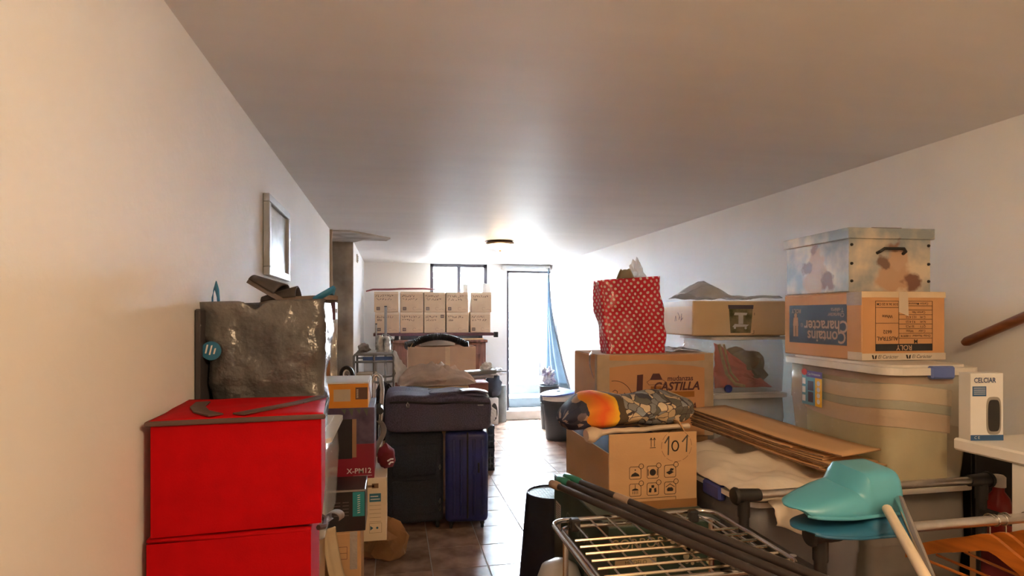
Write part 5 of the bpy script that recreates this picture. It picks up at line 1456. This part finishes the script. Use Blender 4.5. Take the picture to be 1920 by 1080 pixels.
# folded printed bedding on the numbered carton
def comic_material():
    m = M('printed_fabric', (0.5, 0.5, 0.5), 0.8, bump=0.15, bscale=200)
    nt, p, L = nodes_of(m)
    uv = nt.nodes.new('ShaderNodeUVMap')
    uv.uv_map = 'UVMap'
    ns = nt.nodes.new('ShaderNodeTexNoise')
    ns.inputs['Scale'].default_value = 9
    L(uv.outputs[0], ns.inputs['Vector'])
    mxv = nt.nodes.new('ShaderNodeVectorMath')
    mxv.operation = 'MULTIPLY_ADD'
    mxv.inputs[1].default_value = (0.09, 0.09, 0)
    L(ns.outputs['Color'], mxv.inputs[0])
    L(uv.outputs[0], mxv.inputs[2])
    vo = nt.nodes.new('ShaderNodeTexVoronoi')
    vo.inputs['Scale'].default_value = 17
    L(mxv.outputs[0], vo.inputs['Vector'])
    ve = nt.nodes.new('ShaderNodeTexVoronoi')
    ve.feature = 'DISTANCE_TO_EDGE'
    ve.inputs['Scale'].default_value = 17
    L(mxv.outputs[0], ve.inputs['Vector'])
    sep = nt.nodes.new('ShaderNodeSeparateColor')
    L(vo.outputs['Color'], sep.inputs[0])
    def ramp(stops, src):
        r = nt.nodes.new('ShaderNodeValToRGB')
        r.color_ramp.interpolation = 'CONSTANT'
        els = r.color_ramp.elements
        while len(els) < len(stops):
            els.new(0.5)
        for e, (pos, c) in zip(els, stops):
            e.position = pos
            e.color = (*c, 1)
        L(src, r.inputs[0])
        return r.outputs[0]
    grey = ramp([(0, (0.13, 0.12, 0.10)), (0.22, (0.60, 0.45, 0.27)), (0.48, (0.24, 0.24, 0.23)), (0.62, (0.70, 0.55, 0.36)), (0.8, (0.05, 0.05, 0.07)), (0.9, (0.30, 0.32, 0.34))], sep.outputs[0])
    navy = ramp([(0, (0.03, 0.03, 0.055)), (0.5, (0.05, 0.05, 0.07)), (0.66, (0.38, 0.27, 0.21)), (0.85, (0.15, 0.11, 0.12))], sep.outputs[0])
    sx = nt.nodes.new('ShaderNodeSeparateXYZ')
    L(mxv.outputs[0], sx.inputs[0])
    ff = nt.nodes.new('ShaderNodeValToRGB')
    fe = ff.color_ramp.elements
    fe[0].position, fe[0].color = 0.15, (0.70, 0.30, 0.02, 1)
    fe[1].position, fe[1].color = 0.36, (0.85, 0.45, 0.02, 1)
    e = fe.new(0.27)
    e.color = (0.75, 0.11, 0.01, 1)
    ns2 = nt.nodes.new('ShaderNodeMath')
    ns2.operation = 'MULTIPLY_ADD'
    ns2.inputs[1].default_value = 1.0
    ns2.inputs[2].default_value = 0.0
    L(sx.outputs[0], ns2.inputs[0])
    L(ns2.outputs[0], ff.inputs[0])
    def step(lo, a, b):
        g = nt.nodes.new('ShaderNodeMath')
        g.operation = 'GREATER_THAN'
        g.inputs[1].default_value = lo
        L(sx.outputs[0], g.inputs[0])
        mx = nt.nodes.new('ShaderNodeMix')
        mx.data_type = 'RGBA'
        L(g.outputs[0], mx.inputs['Factor'])
        L(a, mx.inputs['A'])
        L(b, mx.inputs['B'])
        return mx.outputs['Result']
    brown = nt.nodes.new('ShaderNodeRGB')
    brown.outputs[0].default_value = (0.085, 0.055, 0.03, 1)
    c1 = step(0.17, navy, ff.outputs[0])
    c2 = step(0.27 + 0.10, c1, brown.outputs[0])
    c3 = step(0.27 + 0.17, c2, grey)
    gl = nt.nodes.new('ShaderNodeMath')
    gl.operation = 'LESS_THAN'
    gl.inputs[1].default_value = 0.035
    L(ve.outputs['Distance'], gl.inputs[0])
    g3 = nt.nodes.new('ShaderNodeMath')
    g3.operation = 'GREATER_THAN'
    g3.inputs[1].default_value = 0.44
    L(sx.outputs[0], g3.inputs[0])
    g4 = nt.nodes.new('ShaderNodeMath')
    g4.operation = 'MULTIPLY'
    L(gl.outputs[0], g4.inputs[0])
    L(g3.outputs[0], g4.inputs[1])
    mx = nt.nodes.new('ShaderNodeMix')
    mx.data_type = 'RGBA'
    mx.inputs['B'].default_value = (0.06, 0.045, 0.05, 1)
    L(g4.outputs[0], mx.inputs['Factor'])
    L(c3, mx.inputs['A'])
    L(mx.outputs['Result'], p.inputs['Base Color'])
    return m
bd = thing('printed_bedding', 'rolled printed bedding in orange, grey and cream on the numbered carton', 'bedding', (0, 0, 0))
bdm = MB()
def bdf(u, v):
    a = 2 * PI * u
    x = lerp(0.60, 1.105, v)
    e = (1 - abs(v * 2 - 1) ** 5) ** 0.5 if 0 < v < 1 else 0.0
    ry = 0.155 * (0.25 + 0.75 * e)
    rz_ = 0.062 * (0.12 + 0.88 * e) * (1 - 0.16 * math.exp(-((v - 0.50) / 0.11) ** 2) + 0.10 * math.exp(-((v - 0.25) / 0.1) ** 2))
    z = 1.155 - 0.035 * max(0, 0.16 - v) / 0.16
    k = 1 + 0.10 * nz(math.cos(a) * 1.2, math.sin(a) * 1.2, v * 6, 1.2, 3) + 0.05 * math.sin(a * 5 + v * 9)
    zz = z + math.sin(a) * rz_ * k
    return Vector((x + 0.015 * nz(math.cos(a), math.sin(a), v * 4, 1.5, 9), 2.065 + math.cos(a) * ry * k + 0.04 * v, max(1.101, zz) if v > 0.2 else zz))
bdm.grid(48, 60, bdf, lambda u, v: (v, u * 0.9), wrap=True, capv=True)
bdm.build('roll', comic_material(), bd, smooth=True, sharp=2)
ln = MB()
def lnf(u, v):
    a = 2 * PI * u
    x = lerp(0.645, 1.035, v)
    big_ = 1 + 2.0 * math.exp(-((v - 0.05) / 0.07) ** 2)
    zc = 1.103 - 0.012 * math.exp(-((v - 0.03) / 0.08) ** 2) + 0.012 * max(0, v - 0.55)
    return Vector((x, 1.925 + 0.02 * v + math.cos(a) * 0.014 * big_, zc + math.sin(a) * 0.009 * big_ + 0.004 * nz(v * 8, u, 0)))
ln.grid(12, 30, lnf, wrap=True, capv=True)
ln.build('lining_fold', M('cream_lining', (0.66, 0.52, 0.38), 0.85, var=0.06), bd, smooth=True)

# ---- chrome wire rack with broom handles lying on it
wr = thing('wire_rack', 'chrome wire rack on posts in front of the green carton', 'rack', (0, 0, 0))
RX0, RX1, RY0, RY1, RZ_ = 0.428, 0.918, 1.19, 1.588, 0.93
def rrect(x0, x1, y0, y1, r, z, n=6):
    out = []
    for cx, cy, a0 in ((x1 - r, y0 + r, -PI / 2), (x1 - r, y1 - r, 0), (x0 + r, y1 - r, PI / 2), (x0 + r, y0 + r, PI)):
        for k in range(n + 1):
            a = a0 + PI / 2 * k / n
            out.append((cx + r * math.cos(a), cy + r * math.sin(a), z))
    return out
MB().tube(rrect(RX0, RX1, RY0, RY1, 0.045, RZ_), 0.0065, 10, closed=True).build('rim', chrome_m, wr, smooth=True)
MB().tube(rrect(RX0 + 0.022, RX1 - 0.022, RY0 + 0.02, RY1 - 0.02, 0.035, RZ_ - 0.012), 0.005, 8, closed=True).build('inner_rim', chrome_m, wr, smooth=True)
for k in range(8):
    x = RX0 + 0.062 + k * 0.0525
    MB().tube([(x, RY0 + 0.003, RZ_), (x, RY1 - 0.003, RZ_)], 0.0024, 6).build('wire', steel_m, wr, smooth=True)
brass_m = M('warm_chrome', (0.70, 0.60, 0.45), 0.22, 1.0, var=0.05)
for k in range(6):
    y = RY1 - 0.165 - k * 0.042
    MB().tube([(RX0 + 0.02, y, RZ_ + 0.006), (RX1 - 0.02, y, RZ_ + 0.006)], 0.0034, 6).build('bar', brass_m, wr, smooth=True)
for x in (RX0 + 0.03, RX1 - 0.03):
    for y in (RY0 + 0.03, RY1 - 0.05):
        MB().tube([(x, y, 0.0), (x, y, RZ_ - 0.008)], 0.008, 8).build('post', chrome_m, wr, smooth=True)
MB().tube(rrect(RX0 + 0.02, RX1 - 0.02, RY0 + 0.02, RY1 - 0.03, 0.03, 0.25), 0.006, 8, closed=True).build('lower_rim', chrome_m, wr, smooth=True)
for x in (RX1 - 0.085, RX0 + 0.05):
    MB().box(x, x + 0.028, RY1 - 0.035, RY1 - 0.012, RZ_ - 0.022, RZ_ + 0.012, 0.004).build('clip', black_m, wr)
pole_m = M('dark_pole', (0.045, 0.035, 0.032), 0.35, var=0.15)
def pole(label, p0, p1, r, gripm, gl_, bands=()):
    t = thing('broom_handle', label, 'broom handle', (0, 0, 0), 0, 'broom handles lying across the wire rack')
    a, b = Vector(p0), Vector(p1)
    dv = (b - a).normalized()
    MB().tube([a + dv * gl_ * 0.9, b], r, 12).build('shaft', pole_m, t, smooth=True)
    g = [a, a + dv * 0.006, a + dv * gl_ * 0.5, a + dv * gl_ * 0.92, a + dv * gl_]
    MB().tube(g, [r * 0.8, r * 1.25, r * 1.3, r * 1.25, r * 1.0], 12).build('grip', gripm, t, smooth=True)
    for s, ln_, m in bands:
        MB().tube([a + dv * s, a + dv * (s + ln_)], r * 1.18, 12).build('sleeve', m, t, smooth=True)
    return t
tan_m = M('tan_rubber', (0.36, 0.25, 0.18), 0.6)
teal_m = M('green_rubber', (0.03, 0.20, 0.14), 0.4)
pole('black broom handle with a tan tip, leftmost across the wire rack', (0.505, 1.865, 0.955), (0.93, 0.62, 0.957), 0.0105, tan_m, 0.05)
pole('black broom handle with a green grip, middle one on the rack', (0.535, 1.885, 0.962), (0.97, 0.62, 0.958), 0.010, teal_m, 0.06)
pole('black broom handle with a green grip and tan sleeve, rightmost on the rack', (0.560, 1.89, 0.968), (0.985, 0.64, 0.972), 0.0105, teal_m, 0.09, ((0.26, 0.06, tan_m),))

# ---- double clothes rail
cr_ = thing('clothes_rail', 'double chrome clothes rail with black plastic joints', 'clothes rail', (0, 0, 0))
CY0, CY1, CX0, CX1, CZ = 1.232, 1.545, 0.995, 1.83, 0.98
for y, x1 in ((CY1, CX1), (CY0, CX1 + 0.02)):
    MB().tube([(CX0 + 0.02, y, CZ), (x1 - 0.02, y, CZ)], 0.0125, 14).build('rail', steel_m, cr_, smooth=True)
    for x in (CX0, x1):
        j = MB()
        s = 1 if x == CX0 else -1
        j.tube([(x - 0.028 * s, y, CZ), (x - 0.012 * s, y, CZ), (x + 0.05 * s, y, CZ)], [0.021, 0.021, 0.0175], 16)
        j.tube([(x, y, CZ), (x, y, CZ - 0.06)], 0.0175, 14)
        j.build('joint', black_m, cr_, smooth=True)
        MB().lathe([(0, 0), (0.024, 0), (0.026, 0.006), (0.022, 0.013), (0, 0.016)], 18, mtx=Matrix.Translation((x - 0.02 * s, y, CZ)) @ Matrix.Rotation(-PI / 2 * s, 4, 'Y')).build('end_cap', black_m, cr_, smooth=True)
        MB().tube([(x, y, 0.06), (x, y, CZ - 0.05)], 0.0145, 12).build('upright', black_m, cr_, smooth=True)
for x in (CX0, CX1):
    box('side_bar', black_m, cr_, x - 0.014, x + 0.014, CY0, CY1, 0.868, 0.892, 0.004)
    MB().tube([(x, CY0 - 0.08, 0.05), (x, CY1 + 0.06, 0.05)], 0.013, 10).build('foot', black_m, cr_, smooth=True)
    for y in (CY0 - 0.07, CY1 + 0.05):
        MB().lathe([(0, -0.010), (0.018, -0.010), (0.02, 0), (0.018, 0.010), (0, 0.010)], 14, mtx=Matrix.Translation((x, y, 0.0205)) @ Matrix.Rotation(PI / 2, 4, 'Y')).build('castor', black_m, cr_, smooth=True)
decal('sticker', circ(0, 0, 0.009, 18), white_c, cr_, Matrix.Translation((CX0, 1.33, 0.8925)))
for x in (1.50, 1.525, 1.60, 1.62):
    MB().tube([(x, CY0 + 0.0135 * math.cos(a), CZ + 0.0135 * math.sin(a)) for a in [2 * PI * k / 16 for k in range(16)]], 0.0022, 6, closed=True).build('ring', chrome_m, cr_, smooth=True)

# ---- two long-handled dustpans resting on the rails
def dustpan(label, loc, rz, tilt, mat, hm, hend, handle_r, roll=0.0, hs=1.0):
    t = thing('dustpan', label, 'dustpan', loc, rz, 'long handled dustpans on the clothes rail')
    t.rotation_euler = (roll, tilt, rz)
    Lp, Wp = 0.262, 0.155
    def fn(u, v):
        x = u * Lp
        s = v * 2 - 1
        lip = 0.10 + 0.90 * min(1.0, (u / 0.5)) ** 0.7
        wid = Wp / 2 * (0.5 + 0.5 * min(1.0, u / 0.4) ** 0.5)
        hgt = 0.012 + 0.036 * min(1.0, u / 0.55) + (0.042 * min(1.0, max(0, (u - 0.58) / 0.07)))
        hgt *= hs
        cs = (1 - abs(s) ** 7)
        xx = x + 0.03 * abs(s) ** 2 * (1 - u)
        return Vector((xx, s * wid, 0.004 + hgt * cs))
    sh = MB()
    sh.grid(44, 26, fn)
    sh.build('pan', mat, t, smooth=True, solid=0.004, sharp=0.6)
    bk_ = MB()
    pr = [fn(1.0, k / 20) for k in range(21)]
    lo = [bk_.bm.verts.new((p.x + 0.001, p.y, 0.002)) for p in pr]
    hi = [bk_.bm.verts.new((p.x + 0.001, p.y, p.z)) for p in pr]
    for k in range(20):
        bk_.bm.faces.new((lo[k], lo[k + 1], hi[k + 1], hi[k]))
    bk_.build('back_wall', mat, t, solid=0.004)
    MB().tube([fn(u / 16, 0.0) + Vector((0, -0.001, 0)) for u in range(17)], 0.0045, 8).build('rim', mat, t, smooth=True)
    return t
teal_p = M('teal_plastic', (0.085, 0.34, 0.44), 0.32, var=0.05)
blue_p = M('blue_plastic_pan', (0.02, 0.12, 0.22), 0.35, var=0.08)
dpn = dustpan('teal plastic dustpan lying upside down on the clothes rail', (0.910, 1.245, 1.036), math.radians(3), math.radians(-1), teal_p, None, None, 0.010, roll=math.radians(5))
dpl = dustpan('darker blue dustpan nested beneath the teal one', (0.922, 1.235, 0.996), math.radians(0), math.radians(0), blue_p, None, None, 0.010, roll=math.radians(3), hs=0.35)
def wpart(parent, m, name, mat):
    o = m.build(name, mat, parent, smooth=True)
    bpy.context.view_layer.update()
    o.matrix_parent_inverse = parent.matrix_world.inverted()
    return o
h0, h1 = at(1692, 950, 1.35), at(1752, 1100, 1.12)
wpart(dpn, MB().tube([h0 + (h0 - h1).normalized() * 0.03, h1, h1 + (h1 - h0) * 0.2], 0.0095, 12), 'handle', chrome_m)
h0, h1 = at(1670, 966, 1.33), at(1748, 1105, 1.08)
wpart(dpl, MB().tube([h0 + (h0 - h1).normalized() * 0.03, h1, h1 + (h1 - h0) * 0.2], 0.0105, 12), 'handle', M('cream_handle', (0.66, 0.56, 0.42), 0.45, var=0.05))

# ---- wooden hangers and garments on the front rail
hang_m = M('orange_wood', (0.44, 0.13, 0.018), 0.35, var=0.2, scale=8, stretch=(6, 1, 6))
def hanger(label, x, yaw, mat, z0=0.0, mat2=None):
    t = thing('coat_hanger', label, 'hanger', (x, CY0, CZ), yaw, 'hangers on the front rail')
    pts_t, pts_b = [], []
    n = 24
    for k in range(n + 1):
        s = k / n * 2 - 1
        y = s * 0.225
        zt = -0.045 - 0.105 * abs(s) ** 1.35 + 0.012 * math.exp(-(s / 0.18) ** 2)
        th = 0.040 * (1 - 0.35 * abs(s)) + 0.004
        pts_t.append((y, zt))
        pts_b.append((y, zt - th))
    poly = pts_t + pts_b[::-1]
    MB().prism(poly, 0.012, mtx=Matrix(((0, 0, 1, -0.006), (1, 0, 0, 0), (0, 1, 0, 0), (0, 0, 0, 1)))).build('shoulder', mat, t)
    MB().tube([(0, 0, -0.05), (0, 0, -0.028)] + [(0, 0.016 * math.sin(a) , 0.0 - 0.016 * math.cos(a)) for a in [k * 0.4 for k in range(11)]], 0.0022, 6).build('hook', chrome_m, t, smooth=True)
    MB().tube([(0, -0.19, -0.165), (0, 0.19, -0.165)], 0.004, 6).build('trouser_bar', mat2 or mat, t, smooth=True)
    return t
hanger('orange brown wooden hanger, leftmost on the front rail', 1.485, math.radians(6), hang_m)
hanger('orange brown wooden hanger just behind the leftmost hanger', 1.535, math.radians(2), hang_m)
hanger('orange brown wooden hanger nearest the white table', 1.615, math.radians(-3), hang_m)
gmt = thing('red_garment', 'dark red garment hanging on the front rail', 'clothing', (0, 0, 0))
gmm = MB()
gmm.grid(20, 20, lambda u, v: Vector((1.69 + 0.015 * math.sin(u * 9), CY0 - 0.2 + 0.4 * u, CZ - 0.05 - 0.10 * abs(u * 2 - 1) ** 1.4 - v * 0.6)))
gmm.build('cloth', M('dark_red_cloth', (0.14, 0.012, 0.014), 0.9, var=0.2), gmt, smooth=True, solid=0.006)
MB().tube([(1.69, CY0, CZ - 0.06), (1.69, CY0, CZ - 0.016)] + [(1.69, CY0 + 0.016 * math.sin(a), CZ - 0.016 * math.cos(a)) for a in [k * 0.4 for k in range(11)]], 0.0022, 6).build('hook', chrome_m, gmt, smooth=True)

# ---- white table with the heater remote box, black filler for the dark behind it, red bottle
wtb = thing('white_table', 'small white table by the right wall behind the clothes rail', 'table', (0, 0, 0))
TX0, TX1, TY0, TY1, TZ = 1.716, 2.235, 0.98, 1.542, 1.12
box('table_top', white_p, wtb, TX0, TX1, TY0, TY1, TZ - 0.038, TZ, 0.006)
for x, y in ((TX0 + 0.012, 1.325), (TX1 - 0.06, 1.325), (TX0 + 0.012, TY0 + 0.02), (TX1 - 0.06, TY0 + 0.02)):
    box('leg', white_p, wtb, x, x + 0.048, y, y + 0.048, 0, TZ - 0.038, 0.004)
cel = thing('thermometer_box', 'white upright box printed CELCIAR with a dark device, on white table', 'box', (1.722, 1.488, TZ), math.radians(-8))
box('body', white_c, cel, 0, 0.105, 0, 0.045, 0, 0.205, 0.001)
text('printed_name', 'CELCIAR', 0.021, M('print_navy', (0.03, 0.05, 0.14), 0.5), cel, f, 0.045, 0.183, bold=0.02, sx=0.85)
decal('blue_text_panel', rect(0.006, 0.050, 0.135, 0.165), M('print_blue', (0.03, 0.10, 0.24), 0.5), cel, f)
ink('panel_lines', [[(0.010, 0.142 + 0.006 * k), (0.046, 0.142 + 0.006 * k)] for k in range(4)], 0.0016, white_c, cel, f, off=0.001)
decal('blue_foot_band', rect(0.0, 0.105, 0.0, 0.017), bpy.data.materials['print_blue'], cel, f)
text('foot_text', 'C E', 0.012, white_c, cel, f, 0.02, 0.009)
dev = [(0.050 + 0.048 * (0.5 + 0.5 * sx_), 0.018 + 0.115 * (0.5 + 0.5 * sz_)) for sx_, sz_ in [(math.copysign(abs(math.cos(a)) ** 0.5, math.cos(a)), math.copysign(abs(math.sin(a)) ** 0.45, math.sin(a))) for a in [2 * PI * k / 28 for k in range(28)]]]
decal('printed_device', dev, M('device_silver', (0.30, 0.28, 0.25), 0.4), cel, f)
decal('printed_screen', [(lerp(0.073, x, 0.78), lerp(0.078, z, 0.84)) for x, z in dev], M('device_black', (0.015, 0.012, 0.012), 0.4), cel, f, off=0.0012)
bc = thing('dark_filler', 'black cabinet shape added to fill the dark behind the white table', 'cabinet', (1.985, 1.70, 0))  # added black box, stands in for the darkness seen under the table
box('carcass', M('filler_black', (0.012, 0.011, 0.011), 0.5), bc, 0, 0.27, 0.012, 0.50, 0.0, 1.05, 0.003)
box('door', M('filler_front', (0.016, 0.014, 0.014), 0.5), bc, 0.004, 0.266, 0, 0.011, 0.02, 1.03, 0.002)
MB().tube([(0.03, -0.02, 0.5), (0.03, -0.02, 0.62)], 0.005, 8).build('handle', steel_m, bc, smooth=True)
carton('carton', 'brown carton under the white table carrying the red bottle', 'carton', (1.885, 1.40, 0), 0.27, 0.235, 0.74)
rbt = thing('red_bottle', 'red bottle with white cap beside the clothes rail joint', 'bottle', (1.945, 1.585, 0.741))
MB().lathe([(0, 0), (0.036, 0), (0.038, 0.006), (0.038, 0.13), (0.03, 0.165), (0.016, 0.185), (0.016, 0.20), (0, 0.20)], 24).build('body', M('red_plastic', (0.28, 0.012, 0.01), 0.3), rbt, smooth=True)
MB().lathe([(0, 0.20), (0.02, 0.20), (0.02, 0.232), (0.014, 0.238), (0, 0.238)], 20).build('cap', white_p, rbt, smooth=True)
